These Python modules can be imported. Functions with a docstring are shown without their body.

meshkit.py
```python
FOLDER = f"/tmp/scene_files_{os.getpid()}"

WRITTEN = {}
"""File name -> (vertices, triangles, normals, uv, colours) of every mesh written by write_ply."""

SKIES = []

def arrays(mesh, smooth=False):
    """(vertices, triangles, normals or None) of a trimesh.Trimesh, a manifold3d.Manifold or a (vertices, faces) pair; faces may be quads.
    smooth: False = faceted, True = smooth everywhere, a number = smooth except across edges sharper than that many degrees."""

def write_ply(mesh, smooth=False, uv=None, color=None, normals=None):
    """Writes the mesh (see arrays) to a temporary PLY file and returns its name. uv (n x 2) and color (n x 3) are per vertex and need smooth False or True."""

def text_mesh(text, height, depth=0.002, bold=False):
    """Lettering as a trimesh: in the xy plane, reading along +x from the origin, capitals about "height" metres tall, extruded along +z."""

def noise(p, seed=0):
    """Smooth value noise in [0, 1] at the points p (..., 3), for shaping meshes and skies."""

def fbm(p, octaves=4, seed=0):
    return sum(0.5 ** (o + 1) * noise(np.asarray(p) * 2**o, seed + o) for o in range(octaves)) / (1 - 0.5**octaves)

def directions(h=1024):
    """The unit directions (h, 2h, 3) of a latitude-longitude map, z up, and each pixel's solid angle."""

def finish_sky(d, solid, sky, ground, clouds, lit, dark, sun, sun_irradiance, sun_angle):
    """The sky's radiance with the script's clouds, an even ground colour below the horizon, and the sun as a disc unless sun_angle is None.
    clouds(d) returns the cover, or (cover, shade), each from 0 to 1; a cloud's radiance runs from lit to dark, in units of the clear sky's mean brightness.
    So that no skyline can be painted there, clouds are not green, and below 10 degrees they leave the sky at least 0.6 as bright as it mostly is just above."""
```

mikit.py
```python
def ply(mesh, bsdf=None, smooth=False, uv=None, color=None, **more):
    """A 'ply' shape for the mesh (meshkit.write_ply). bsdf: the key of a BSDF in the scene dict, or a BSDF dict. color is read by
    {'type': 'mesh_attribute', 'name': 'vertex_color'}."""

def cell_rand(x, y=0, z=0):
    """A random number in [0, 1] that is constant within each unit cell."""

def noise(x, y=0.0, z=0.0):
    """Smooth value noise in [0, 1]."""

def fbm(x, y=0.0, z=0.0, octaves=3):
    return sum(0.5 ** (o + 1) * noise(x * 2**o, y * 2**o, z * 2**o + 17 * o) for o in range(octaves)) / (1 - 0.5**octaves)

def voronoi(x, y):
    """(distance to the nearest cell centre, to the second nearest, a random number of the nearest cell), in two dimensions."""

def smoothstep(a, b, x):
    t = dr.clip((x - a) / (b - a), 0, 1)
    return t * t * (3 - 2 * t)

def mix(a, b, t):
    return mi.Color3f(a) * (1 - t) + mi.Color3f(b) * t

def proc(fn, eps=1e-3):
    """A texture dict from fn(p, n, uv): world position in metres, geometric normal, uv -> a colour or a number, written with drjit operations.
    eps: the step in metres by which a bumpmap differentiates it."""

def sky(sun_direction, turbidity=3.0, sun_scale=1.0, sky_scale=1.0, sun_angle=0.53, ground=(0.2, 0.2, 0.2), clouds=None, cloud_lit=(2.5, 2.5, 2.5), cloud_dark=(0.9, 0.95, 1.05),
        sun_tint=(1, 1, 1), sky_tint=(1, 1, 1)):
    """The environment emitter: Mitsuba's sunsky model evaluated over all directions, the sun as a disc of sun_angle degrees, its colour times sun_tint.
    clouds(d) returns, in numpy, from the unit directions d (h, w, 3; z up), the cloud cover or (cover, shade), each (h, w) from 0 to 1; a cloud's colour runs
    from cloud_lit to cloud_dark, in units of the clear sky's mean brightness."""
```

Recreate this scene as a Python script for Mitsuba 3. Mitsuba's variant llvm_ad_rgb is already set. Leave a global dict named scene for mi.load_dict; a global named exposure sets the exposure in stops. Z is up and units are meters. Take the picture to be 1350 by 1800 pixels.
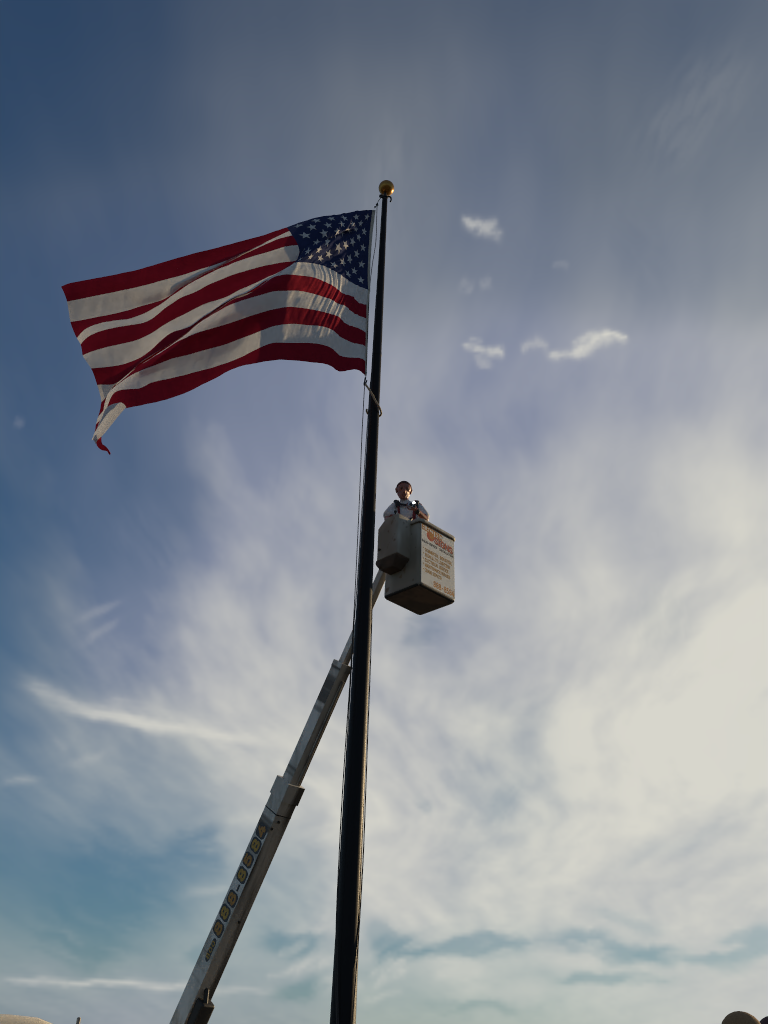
import math, numpy as np, trimesh, mitsuba as mi, mikit, meshkit
from manifold3d import Manifold, Mesh, CrossSection
from scipy.interpolate import CubicSpline, PchipInterpolator
from shapely.geometry import Polygon
T = mi.ScalarTransform4f
scene, labels = {}, {}
# ------------------------------------------------------------------ camera
EYE = np.array([0, 0, 1.65]); PITCH, ROLL, FOCAL = math.radians(31), math.radians(2.35), 1600.0
FWD = np.array([0, math.cos(PITCH), math.sin(PITCH)]); UP = np.array([0, -math.sin(PITCH), math.cos(PITCH)])
UP = UP * math.cos(ROLL) - np.array([1.0, 0, 0]) * math.sin(ROLL)
scene['camera'] = {'type': 'perspective', 'fov': 2 * math.degrees(math.atan(675 / FOCAL)), 'fov_axis': 'x', 'near_clip': 0.05, 'far_clip': 6000.0,
                   'to_world': T().look_at(origin=EYE.tolist(), target=(EYE + FWD).tolist(), up=UP.tolist())}
# ------------------------------------------------------------------ daylight: low sun behind and to the right, thin high cloud
exposure = 1.0
SUN_AZ, SUN_EL = math.radians(54), math.radians(11)
SUN = np.array([math.sin(SUN_AZ) * math.cos(SUN_EL), math.cos(SUN_AZ) * math.cos(SUN_EL), math.sin(SUN_EL)])
# banks of thin veil cloud: azimuth, elevation (degrees), cover, shade
BANKS = np.array([(-38,53,0.01,0.00), (-28,57,0.02,0.00), (-16,59,0.07,0.00), (-2,60,0.11,0.00), (12,60,0.09,0.10), (25,58,0.10,0.05), (35,56,0.13,0.00), (-34,48,0.01,0.00), (-25,51,0.04,0.20), (-14,53,0.16,0.35), (-2,54,0.21,0.10), (11,54,0.26,0.65), (23,52,0.15,0.05), (33,50,0.20,0.05), (-31,41,0.12,1.00), (-22,44,0.20,1.00), (-12,46,0.31,0.85), (-1,47,0.34,0.40), (10,47,0.40,0.75), (21,45,0.38,0.65), (30,43,0.39,0.30), (-28,35,0.10,1.00), (-20,37,0.32,1.00), (-11,38,0.72,0.95), (-0,39,0.94,0.85), (10,39,0.95,1.00), (19,38,1.00,0.95), (28,36,1.00,0.70), (-26,27,0.03,0.80), (-18,29,0.30,1.00), (-9,30,1.00,0.80), (0,31,0.98,0.60), (9,31,0.99,0.75), (18,30,0.99,0.60), (26,29,0.98,0.30), (-24,20,0.03,0.00), (-16,22,0.64,1.00), (-8,22,0.97,0.50), (0,23,1.00,0.40), (9,23,1.00,0.45), (17,23,1.00,0.25), (25,22,0.98,0.00), (-22,13,0.16,0.10), (-15,14,0.31,0.05), (-7,15,0.76,0.35), (1,15,1.00,0.25), (9,15,0.69,0.00), (16,15,0.98,0.15), (24,15,0.92,0.00), (-20,7,0.00,0.00), (-14,7,0.01,0.00), (-7,8,0.35,0.00), (1,8,0.95,0.30), (8,8,0.83,0.15), (16,8,0.96,0.20), (22,8,0.95,0.15), (-19,1,0.63,0.85), (-13,1,0.76,0.80), (-6,1,0.52,0.60), (1,2,0.34,0.00), (8,2,0.44,0.00), (15,2,0.71,0.10), (21,2,0.91,0.30), (40, 20, 0.80, 0.1), (48, 11, 0.85, 0.1), (56, 20, 0.80, 0.1), (47, 31, 0.65, 0.25), (62, 9, 0.75, 0.1), (36, 6, 0.6, 0.1)])
# single clouds and gaps: azimuth and elevation of both ends, half width (degrees), cover, shade, puffy
WISPS = [(5.8,48.9,7.9,47.9,0.36,0.4675,0.1,1), (7.1,48.2,9.1,48.4,0.29,0.4675,0.1,1), (7.7,48.0,9.8,47.6,0.33,0.3825,0.1,1), (6.1,48.6,7.0,48.3,0.29,0.2975,0.1,1), (5.9,45.0,7.1,44.7,0.34,0.17,0.3,1), (7.5,44.8,8.7,45.0,0.30,0.2125,0.3,1), (6.0,41.3,7.7,41.0,0.21,0.51,0.05,1), (7.5,41.0,9.2,41.0,0.28,0.595,0.05,1), (7.0,40.9,7.6,39.8,0.35,0.272,0.2,1), (7.9,40.6,7.4,40.0,0.28,0.17,0.2,1), (6.4,41.7,7.4,41.6,0.17,0.255,0.1,1), (10.6,40.9,12.0,41.2,0.27,0.323,0.15,1), (11.8,41.3,13.2,40.9,0.27,0.306,0.15,1), (12.8,40.3,16.0,40.8,0.27,0.527,0.05,1), (14.6,40.5,17.2,40.7,0.41,0.527,0.05,1), (14.8,41.2,16.6,41.4,0.20,0.425,0.05,1), (16.3,41.2,17.6,40.7,0.30,0.595,0,1), (17.0,41.3,18.8,40.6,0.24,0.68,0,1), (17.1,40.5,18.7,40.6,0.30,0.425,0.1,1), (15.3,40.8,18.0,40.8,0.47,0.3825,0.05,1), (13.4,45.6,15.1,45.5,0.23,0.1275,0.3,1), (-22.7,18.3,-17.4,17.3,0.36,0.38,0.25,0), (-21.2,17.5,-11.7,16.4,0.36,0.62,0.1,0), (-18.4,17.0,-3.5,16.1,0.27,0.75,0.05,0), (-18.5,17.6,-12.9,17.3,0.53,0.34,0.2,0), (-15.1,17.5,-8.6,16.9,0.53,0.34,0.2,0), (-13.8,20.0,-11.6,17.9,0.54,0.18,0.3,0), (-21.1,2.7,-9.5,3.1,0.16,0.62,0.1,0), (-15.5,2.9,-2.5,3.0,0.19,0.55,0.1,0), (-20.4,21.8,-16.5,24.2,0.30,0.26,0.3,0), (-19.9,20.4,-16.4,23.4,0.27,0.22,0.3,0), (-22.4,12.3,-19.5,13.2,0.25,0.25,0.3,0), (-19.0,13.8,-15.8,15.0,0.25,0.2,0.3,0), (-19.8,15.3,-18.4,14.8,0.19,0.16,0.3,0), (-13.9,35.1,-12.2,35.1,0.42,0.102,0.5,1), (-26.7,32.7,-26.0,32.7,0.26,0.17,0.4,1), (-19.5,30.9,-12.8,22.9,2.07,0.15,0.6,0), (-11.4,7.5,-7.6,8.2,0.27,0.18,0.3,0), (-4.7,5.7,-0.9,7.3,0.65,0.2975,0.2,1), (-0.1,4.7,2.5,4.5,0.57,0.3825,0.1,1), (-4.5,4.2,-2.0,4.6,0.40,0.2975,0.2,1), (-2.6,3.3,-0.0,3.8,0.39,0.255,0.2,1), (2.5,4.2,8.2,4.8,0.85,0.45,0.1,0), (8.9,5.1,14.2,5.0,0.34,0.42,0.1,0), (11.5,6.3,13.0,6.7,0.17,0.4,0.05,0), (3.8,2.9,11.6,3.7,0.61,0.3,0.2,0), (-1.4,4.4,5.1,5.9,0.86,-0.5,0,0), (1.5,5.0,11.5,6.2,0.64,-0.46,0,0), (8.3,6.4,18.3,4.8,0.68,-0.46,0,0), (13.0,5.5,22.1,5.1,0.45,-0.4,0,0), (18.5,5.6,23.4,6.3,0.72,-0.4,0,0), (8.2,4.0,19.2,4.4,0.31,-0.4,0,0), (1.9,2.4,11.3,2.9,0.38,-0.35,0,0), (-0.2,6.7,2.5,4.8,0.87,-0.3,0,0), (11.6,7.6,17.6,6.2,0.58,-0.22,0,0), (-19.4,10.0,-9.8,5.7,2.48,-0.55,0,0), (-20.6,7.3,-12.0,3.9,1.69,-0.5,0,0), (-7.0,5.9,-1.4,5.4,0.70,-0.5,0,0), (-5.7,2.6,-1.3,3.6,0.56,-0.5,0,0), (-10.8,4.2,-7.2,5.1,0.51,-0.3,0,0), (-4.4,4.2,-2.8,4.9,0.23,0.289,0.1,1), (-2.6,4.1,-1.3,4.8,0.23,0.289,0.1,1), (-1.4,5.7,-0.1,6.1,0.21,0.289,0.1,1), (-5.1,5.1,-3.4,5.7,0.23,0.255,0.1,1), (-0.1,4.3,2.0,4.7,0.26,0.323,0.1,1), (0.3,3.6,2.5,4.0,0.25,0.306,0.1,1), (-3.0,3.2,-1.3,3.8,0.20,0.255,0.1,1), (-5.5,3.9,-4.2,4.2,0.17,0.238,0.1,1), (-3.4,6.0,-1.8,6.6,0.24,0.255,0.1,1), (0.0,2.7,1.9,3.1,0.19,0.2125,0.1,1), (6.5,11.9,9.7,15.1,0.84,-0.22,0,0), (2.8,13.1,3.7,13.7,0.65,-0.2,0,0), (0.9,24.3,4.8,23.3,1.40,-0.25,0,0), (4.8,18.4,8.7,16.1,1.00,0.08,0,0), (19.8,26.7,18.2,20.8,1.68,-0.1,0,0), (-12.8,10.3,-7.7,9.7,1.38,-0.45,0,0), (-22.5,22.7,-18.2,19.4,1.98,-0.1,0,0), (-5.6,38.2,-8.0,26.9,1.60,0.15,0.5,0), (-9.1,29.3,-10.0,21.4,1.58,0.12,0.4,0), (-0.3,56.1,-2.3,42.9,1.62,0.1,0.6,0), (18.2,49.6,22.5,41.4,1.62,-0.06,0,0), (21.0,49.2,33.8,54.6,1.75,0.08,0.2,0), (28.7,38.2,20.2,29.1,2.01,0.12,0.2,0), (8.4,7.9,19.7,12.1,0.79,0.12,0,0), (11.7,9.4,23.2,12.8,0.67,-0.08,0,0),]


def direction(az, el):
    az, el = np.radians(az), np.radians(el)
    return np.stack([np.sin(az) * np.cos(el), np.cos(az) * np.cos(el), np.sin(el)], -1)


def sm(a, b, x):
    t = np.clip((x - a) / (b - a), 0, 1)
    return t * t * (3 - 2 * t)


def clouds(d):
    d = d.copy()
    z = np.maximum(d[..., 2], 0.02)
    p = np.stack([d[..., 0] / (z + 0.12), d[..., 1] / (z + 0.12), 0 * z], -1)          # the cloud layer seen in perspective
    wob = np.stack([meshkit.fbm(d * 5 + 7 * k, 4, 11 + k) - 0.5 for k in range(3)], -1)
    q = d + 0.10 * wob
    q /= np.linalg.norm(q, axis=-1, keepdims=True)
    num, shd, den = np.full(z.shape, 0.004 * 0.14), np.full(z.shape, 0.004 * 0.5), np.full(z.shape, 0.004)
    for (a, e, c, s), b in zip(BANKS, direction(BANKS[:, 0], BANKS[:, 1])):
        w = np.exp(-(1 - q @ b) / (1 - math.cos(math.radians(3.9))))
        num += w * c
        shd += w * s
        den += w
    cover, shade = num / den, shd / den
    r = np.stack([p[..., 0] * 0.97 - p[..., 1] * 0.10, p[..., 1] * 0.97 + p[..., 0] * 0.10, 0 * z], -1)
    w2 = meshkit.fbm(p * 1.4 + 31, 3, 5) - 0.5
    streak = meshkit.fbm(np.stack([r[..., 0] * 5 + 1.6 * w2, r[..., 1] * 0.9, 0 * z], -1), 5, 3) - 0.5
    fibre = 0.5 - np.abs(meshkit.fbm(np.stack([r[..., 0] * 9 + 2.5 * w2, r[..., 1] * 1.6 + w2, 0 * z + 9], -1), 5, 14) - 0.5) * 2.6
    fine = meshkit.fbm(np.stack([r[..., 0] * 16 + 3 * w2, r[..., 1] * 7, 0 * z + 3], -1), 5, 8) - 0.5
    soft = np.clip(d[..., 2] / 0.25, 0.25, 1) * (1 - 0.62 * sm(0.45, 0.75, d[..., 2]))
    m = (0.70 * streak + 0.34 * fine + 0.15 * fibre) * soft
    cover = cover * (1 + m * (1.15 - 0.75 * np.clip(cover, 0, 1))) + 0.08 * streak * soft + 0.02 * fibre * soft
    cover = np.where(cover > 0.8, 0.8 + 0.16 * np.tanh((cover - 0.8) / 0.16), cover)
    shade = shade + 0.04 - 0.70 * streak * soft - 0.42 * fine * soft - 0.14 * fibre * soft
    inner = np.stack([(meshkit.fbm(d * 26 + 3, 4, 21) - 0.5), (meshkit.fbm(d * 26 + 9, 4, 22) - 0.5), (meshkit.fbm(d * 26 + 5, 4, 23) - 0.5)], -1)
    for a0, e0, a1, e1, hw, amp, s, puffy in WISPS:
        A, B = direction(a0, e0), direction(a1, e1)
        c = (A + B) / np.linalg.norm(A + B)
        near = np.nonzero(d @ c > math.cos(math.radians(np.degrees(math.acos(min(1, A @ B))) * 0.5 + 4 * hw + 2)))
        if not len(near[0]):
            continue
        x = d[near] + inner[near] * (0.020 if puffy else 0.014) * (1 if amp > 0 else 1.8)
        t = B - A
        L = np.linalg.norm(t)
        t /= L
        n = np.cross(c, t)
        along, across = (x - A) @ t / L, np.degrees((x - A) @ n)
        k = np.exp(-(np.clip(np.abs(along - 0.5) - (0.28 if puffy else 0.08), 0, 9) / (0.17 if puffy else 0.27)) ** 2) * np.exp(-np.abs(across / hw) ** 2)
        g = np.stack([along * L * 57.3 * (1.0 if puffy else 0.45) + across * 0.8, across * 1.5, 0 * across + 40 * hw], -1)
        grain = meshkit.fbm(g * (2.3 if puffy else 1.6), 5, int(hw * 100)) - 0.5
        if amp > 0:
            k = amp * np.clip(k * (1.0 + (2.8 if puffy else 2.0) * grain), 0, 1)
            cover[near] = cover[near] + (1 - np.clip(cover[near], 0, 1)) * k
            shade[near] = shade[near] * (1 - k) + s * k
        else:
            k = sm(0.0, 1.25, k * (1.15 + 2.2 * grain))
            cover[near] = cover[near] * (1 + max(-1, 1.35 * amp) * k)
    return np.clip(cover, 0, 1), np.clip(shade, 0, 1)


scene['sky'] = mikit.sky(SUN.tolist(), turbidity=2.0, sun_tint=(2.0, 2.35, 3.45), sky_tint=(0.68, 1.05, 1.45), clouds=clouds,
                         cloud_lit=(6.59, 6.45, 5.74), cloud_dark=(2.36, 2.63, 3.55))

# ------------------------------------------------------------------ materials
def rgb(*c):
    return {'type': 'rgb', 'value': list(c)}


def mat(name, base, rough=0.5, **more):
    b = base if isinstance(base, dict) else rgb(*base)
    scene[name] = {'type': 'twosided', 'bsdf': {'type': 'principled', 'base_color': b, 'roughness': rough, **more}}
    return name


N, FB, SS, MIX = mikit.noise, mikit.fbm, mikit.smoothstep, mikit.mix


def cloth(name, col, trans, rough=0.8, weave=0.10):
    lo, hi = tuple(x * (1 - weave) for x in col), tuple(min(x * (1 + weave), 0.95) for x in col)

    def f(p, n, uv):
        w = FB(p.x * 9, p.y * 9, p.z * 9, 3)
        return MIX(lo, hi, w)
    scene[name] = {'type': 'principledthin', 'base_color': mikit.proc(f), 'roughness': rough, 'diff_trans': trans, 'eta': 1.3, 'sheen': 0.15}
    return name


cloth('flag_white', (0.645, 0.635, 0.64), 0.42)
cloth('flag_red', (0.25, 0.012, 0.028), 0.22)
cloth('flag_blue', (0.026, 0.036, 0.100), 0.25)
cloth('flag_header', (0.66, 0.62, 0.54), 0.45)


def worn_white(p, n, uv):
    grime = FB(p.x * 2.2, p.y * 2.2, p.z * 0.9, 4)
    spots = FB(p.x * 14, p.y * 14, p.z * 9, 3)
    c = MIX((0.56, 0.525, 0.46), (0.26, 0.215, 0.16), SS(0.42, 0.70, grime))
    c = MIX(c, (0.20, 0.13, 0.08), SS(0.66, 0.78, spots))
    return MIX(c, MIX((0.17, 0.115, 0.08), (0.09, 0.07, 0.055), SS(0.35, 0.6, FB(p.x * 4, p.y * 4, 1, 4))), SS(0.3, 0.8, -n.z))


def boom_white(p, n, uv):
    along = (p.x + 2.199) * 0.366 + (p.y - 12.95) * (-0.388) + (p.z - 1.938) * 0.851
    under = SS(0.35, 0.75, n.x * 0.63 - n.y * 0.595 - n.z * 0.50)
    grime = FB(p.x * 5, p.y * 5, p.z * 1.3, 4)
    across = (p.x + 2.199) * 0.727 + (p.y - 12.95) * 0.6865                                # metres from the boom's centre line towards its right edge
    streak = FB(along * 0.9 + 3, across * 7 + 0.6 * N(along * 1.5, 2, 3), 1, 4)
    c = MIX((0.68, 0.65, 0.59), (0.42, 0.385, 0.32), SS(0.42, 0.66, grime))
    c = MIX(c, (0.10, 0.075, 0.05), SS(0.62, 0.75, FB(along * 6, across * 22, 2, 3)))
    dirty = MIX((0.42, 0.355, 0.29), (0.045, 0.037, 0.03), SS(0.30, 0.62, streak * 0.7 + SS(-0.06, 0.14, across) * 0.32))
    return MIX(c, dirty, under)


def pole_paint(p, n, uv):
    g = FB(p.x * 6, p.y * 6, p.z * 0.7, 3)
    return MIX((0.006, 0.006, 0.008), (0.012, 0.010, 0.010), g)


def asphalt(p, n, uv):
    g = FB(p.x * 0.4, p.y * 0.4, 0, 4)
    s = N(p.x * 90, p.y * 90, 0)
    return MIX((0.045, 0.045, 0.046), (0.09, 0.086, 0.08), 0.6 * g + 0.4 * s)


def skin_tone(p, n, uv):
    return MIX((0.34, 0.135, 0.095), (0.24, 0.08, 0.06), FB(p.x * 22, p.y * 22, p.z * 22, 3))


mat('worn_white_fibreglass', mikit.proc(worn_white), 0.6, specular=0.35)
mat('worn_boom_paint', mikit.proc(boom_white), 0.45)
mat('lit_face_white', mikit.proc(lambda p, n, uv: MIX((0.78, 0.755, 0.69), (0.50, 0.45, 0.36), SS(0.55, 0.85, FB(p.x * 6, p.y * 6, p.z * 3, 4)) * 0.7)), 0.4)  # paler than the bucket shell: light on the lettered face put into colour
mat('black_pole_paint', mikit.proc(pole_paint), 0.45, specular=0.15)
mat('gilt', (0.40, 0.20, 0.045), 0.30, metallic=0.85)
mat('asphalt', mikit.proc(asphalt), 0.9)
mat('black_iron', (0.014, 0.013, 0.013), 0.5)
mat('grease', (0.02, 0.017, 0.014), 0.6)
mat('rope_fibre', (0.055, 0.048, 0.044), 0.9)
mat('strap_web', (0.36, 0.29, 0.20), 0.8)
mat('steel', (0.35, 0.34, 0.33), 0.35, metallic=0.8)
mat('yellow_decal', (0.46, 0.27, 0.03), 0.5)
mat('amber_decal', (0.44, 0.20, 0.025), 0.5)
mat('orange_decal', (0.50, 0.20, 0.025), 0.5)
mat('red_decal', (0.50, 0.10, 0.04), 0.5)
mat('brown_decal', (0.36, 0.20, 0.06), 0.6)
mat('outline_decal', (0.06, 0.062, 0.065), 0.6)
mat('navy_decal', (0.05, 0.06, 0.075), 0.6)
mat('cab_paint', (0.78, 0.70, 0.55), 0.3, clearcoat=0.5)
mat('rusty', mikit.proc(lambda p, n, uv: MIX((0.13, 0.085, 0.06), (0.05, 0.04, 0.033), FB(p.x * 12, p.y * 12, p.z * 12, 3))), 0.8)
mat('rubber', (0.02, 0.02, 0.02), 0.8)
mat('dark_glass', (0.02, 0.025, 0.03), 0.05, specular=0.8)
mat('skin', mikit.proc(skin_tone), 0.45)
mat('hair_dark', (0.075, 0.032, 0.024), 0.7)
mat('white_cotton', (0.58, 0.58, 0.60), 0.9)
mat('dark_cotton', (0.03, 0.032, 0.045), 0.9)
mat('red_web', (0.17, 0.016, 0.02), 0.7)
mat('black_web', (0.014, 0.013, 0.018), 0.7)
mat('denim', (0.035, 0.05, 0.09), 0.9)
mat('leather', (0.06, 0.035, 0.02), 0.6)
mat('phone_silver', (0.42, 0.42, 0.44), 0.3, metallic=0.5)
mat('brown_felt', (0.27, 0.155, 0.075), 0.9)
mat('eye_white', (0.6, 0.58, 0.55), 0.3)


# ------------------------------------------------------------------ mesh helpers
def key(name, parent=None):
    base = (parent + '__' if parent else '') + name
    k, i = base, 0
    while k in scene or k in labels or any(s.startswith(k + '__') for s in scene):
        i += 1
        k = '%s_%03d' % (base, i)
    return k


def obj(name, mesh, m, parent=None, smooth=35):
    k = key(name, parent)
    scene[k] = mikit.ply(mesh, m, smooth=smooth)
    return k


def tag(k, label=None, category=None, group=None, kind=None):
    labels[k] = {a: b for a, b in (('label', label), ('category', category), ('group', group), ('kind', kind)) if b}
    return k


def thing(name, label, category, group=None):
    return tag(key(name), label, category, group)


def tm(m):
    a = m.to_mesh()
    return trimesh.Trimesh(a.vert_properties[:, :3], a.tri_verts, process=False)


def cat(*ms):
    return trimesh.util.concatenate([tm(m) if isinstance(m, Manifold) else m for m in ms])


def ball(c, r, seg=16):
    r = np.broadcast_to(r, 3)
    return Manifold.sphere(1.0, seg).scale([float(x) for x in r]).translate([float(x) for x in c])


def bone(a, b, ra, rb=None, seg=14):
    return Manifold.batch_hull([ball(a, ra, seg), ball(b, ra if rb is None else rb, seg)])


def chain(pts, rads, seg=14):
    return [bone(a, b, r, s, seg) for a, b, r, s in zip(pts[:-1], pts[1:], rads[:-1], rads[1:])]


def union(ms):
    out = ms[0]
    for m in ms[1:]:
        out = out + m
    return out


def soft(ms, length, steps=8):
    m = union(ms).refine_to_length(length)
    a = m.to_mesh()
    t = trimesh.Trimesh(a.vert_properties[:, :3], a.tri_verts)
    trimesh.smoothing.filter_taubin(t, iterations=steps)
    return t


def tube(pts, r, sides=8, step=None):
    p = np.asarray(pts, float)
    if step:
        s = np.r_[0, np.cumsum(np.linalg.norm(np.diff(p, axis=0), axis=1))]
        u = np.linspace(0, s[-1], max(3, int(s[-1] / step)))
        p = PchipInterpolator(s, p)(u)
    t = np.gradient(p, axis=0)
    t /= np.linalg.norm(t, axis=1, keepdims=True)
    a = np.cross(t, [0.31, 0.92, 0.24])
    a /= np.linalg.norm(a, axis=1, keepdims=True)
    b = np.cross(t, a)
    ang = np.arange(sides) * 2 * np.pi / sides
    v = p[:, None] + np.broadcast_to(r, (len(p),))[:, None, None] * (np.cos(ang)[None, :, None] * a[:, None] + np.sin(ang)[None, :, None] * b[:, None])
    i, j = np.meshgrid(np.arange(len(p) - 1), np.arange(sides), indexing='ij')
    q = np.stack([i * sides + j, i * sides + (j + 1) % sides, (i + 1) * sides + (j + 1) % sides, (i + 1) * sides + j], -1).reshape(-1, 4)
    f = np.vstack([q[:, [0, 1, 2]], q[:, [0, 2, 3]]])
    n = len(p)
    caps = [[0, k + 1, k] for k in range(1, sides - 1)] + [[(n - 1) * sides, (n - 1) * sides + k, (n - 1) * sides + k + 1] for k in range(1, sides - 1)]
    return trimesh.Trimesh(v.reshape(-1, 3), np.vstack([f, caps]), process=False)


def lathe(profile, axis_xy, sides=48):
    ang = np.arange(sides) * 2 * np.pi / sides
    pr = np.asarray(profile, float)
    v = np.stack([axis_xy[0] + pr[:, :1] * np.cos(ang), axis_xy[1] + pr[:, :1] * np.sin(ang), pr[:, 1:] + 0 * ang], -1)
    i, j = np.meshgrid(np.arange(len(pr) - 1), np.arange(sides), indexing='ij')
    q = np.stack([i * sides + j, i * sides + (j + 1) % sides, (i + 1) * sides + (j + 1) % sides, (i + 1) * sides + j], -1).reshape(-1, 4)
    return trimesh.Trimesh(v.reshape(-1, 3), np.vstack([q[:, [0, 1, 2]], q[:, [0, 2, 3]]]), process=False)


def frame(o, x, y, z):
    return np.vstack([np.stack([x, y, z, o], 1), [0, 0, 0, 1]])


def moved(m, M):
    m = tm(m) if isinstance(m, Manifold) else m.copy()
    m.apply_transform(M)
    return m


def rbox(x0, x1, y0, y1, z0, z1, r=0.02, seg=12):
    return Manifold.batch_hull([ball((x, y, z), r, seg) for x in (x0 + r, x1 - r) for y in (y0 + r, y1 - r) for z in (z0 + r, z1 - r)])


def unit(v):
    v = np.asarray(v, float)
    return v / np.linalg.norm(v)


# ------------------------------------------------------------------ ground
scene['ground'] = mikit.ply((np.array([[-3000, -3000, 0], [3000, -3000, 0], [3000, 3000, 0], [-3000, 3000, 0.0]]), np.array([[0, 1, 2], [0, 2, 3]])), 'asphalt')
tag('ground', 'dark worn asphalt yard below the flagpole', kind='structure')

# ------------------------------------------------------------------ flagpole
PX, PY = -0.186, 9.6
fp = thing('flagpole', 'tall tapered black flagpole topped by a gold ball', 'flagpole')
prof = [(0.133, 0.02), (0.131, 0.4)] + [(0.1305 - 0.00700 * (z - 0.4), z) for z in np.linspace(0.5, 5.9, 10)]
for z0, z1 in ((5.9, 9.9), (9.9, 13.05)):                              # sleeved joints
    r0 = 0.1305 - 0.00700 * (z0 - 0.4)
    prof += [(r0 + 0.0015, z0 + 0.004), (r0 + 0.0015, z0 + 0.06), (r0 - 0.001, z0 + 0.065)]
    prof += [(0.1305 - 0.00700 * (z - 0.4) - 0.001, z) for z in np.linspace(z0 + 0.3, z1, 8)]
obj('shaft', lathe(prof + [(0.001, 13.05)], (PX, PY), 64), 'black_pole_paint', fp, 30)
obj('base_collar', lathe([(0.001, 0.004), (0.30, 0.004), (0.30, 0.03), (0.22, 0.06), (0.16, 0.12), (0.14, 0.22), (0.132, 0.24)], (PX, PY)), 'black_iron', fp)
tr = obj('truck_pulley', cat(Manifold.cylinder(0.16, 0.036, 0.024, 24).translate([PX, PY, 13.045]), Manifold.cylinder(0.02, 0.045, 0.045, 24).translate([PX, PY, 13.10]),
                             bone((PX - 0.02, PY - 0.03, 13.09), (PX - 0.062, PY - 0.05, 13.10), 0.014), Manifold.cylinder(0.02, 0.032, 0.032, 20).rotate([90, 0, 0]).translate([PX - 0.058, PY - 0.03, 13.09])),
         'black_iron', fp)
obj('hook', tube([(PX + 0.03, PY - 0.02, 13.07), (PX + 0.055, PY - 0.03, 13.10), (PX + 0.085, PY - 0.03, 13.09), (PX + 0.098, PY - 0.03, 13.03), (PX + 0.088, PY - 0.03, 12.985)], 0.013, 8, 0.012), 'black_iron', fp)
obj('finial_ball', trimesh.creation.icosphere(5, 0.122).apply_translation([PX + 0.016, PY, 13.325]), 'gilt', fp, True)
obj('cleat', cat(bone((PX + 0.02, PY - 0.16, 1.15), (PX + 0.02, PY - 0.16, 1.35), 0.012), bone((PX + 0.02, PY - 0.10, 1.25), (PX + 0.02, PY - 0.16, 1.25), 0.014)), 'steel', fp)

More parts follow.
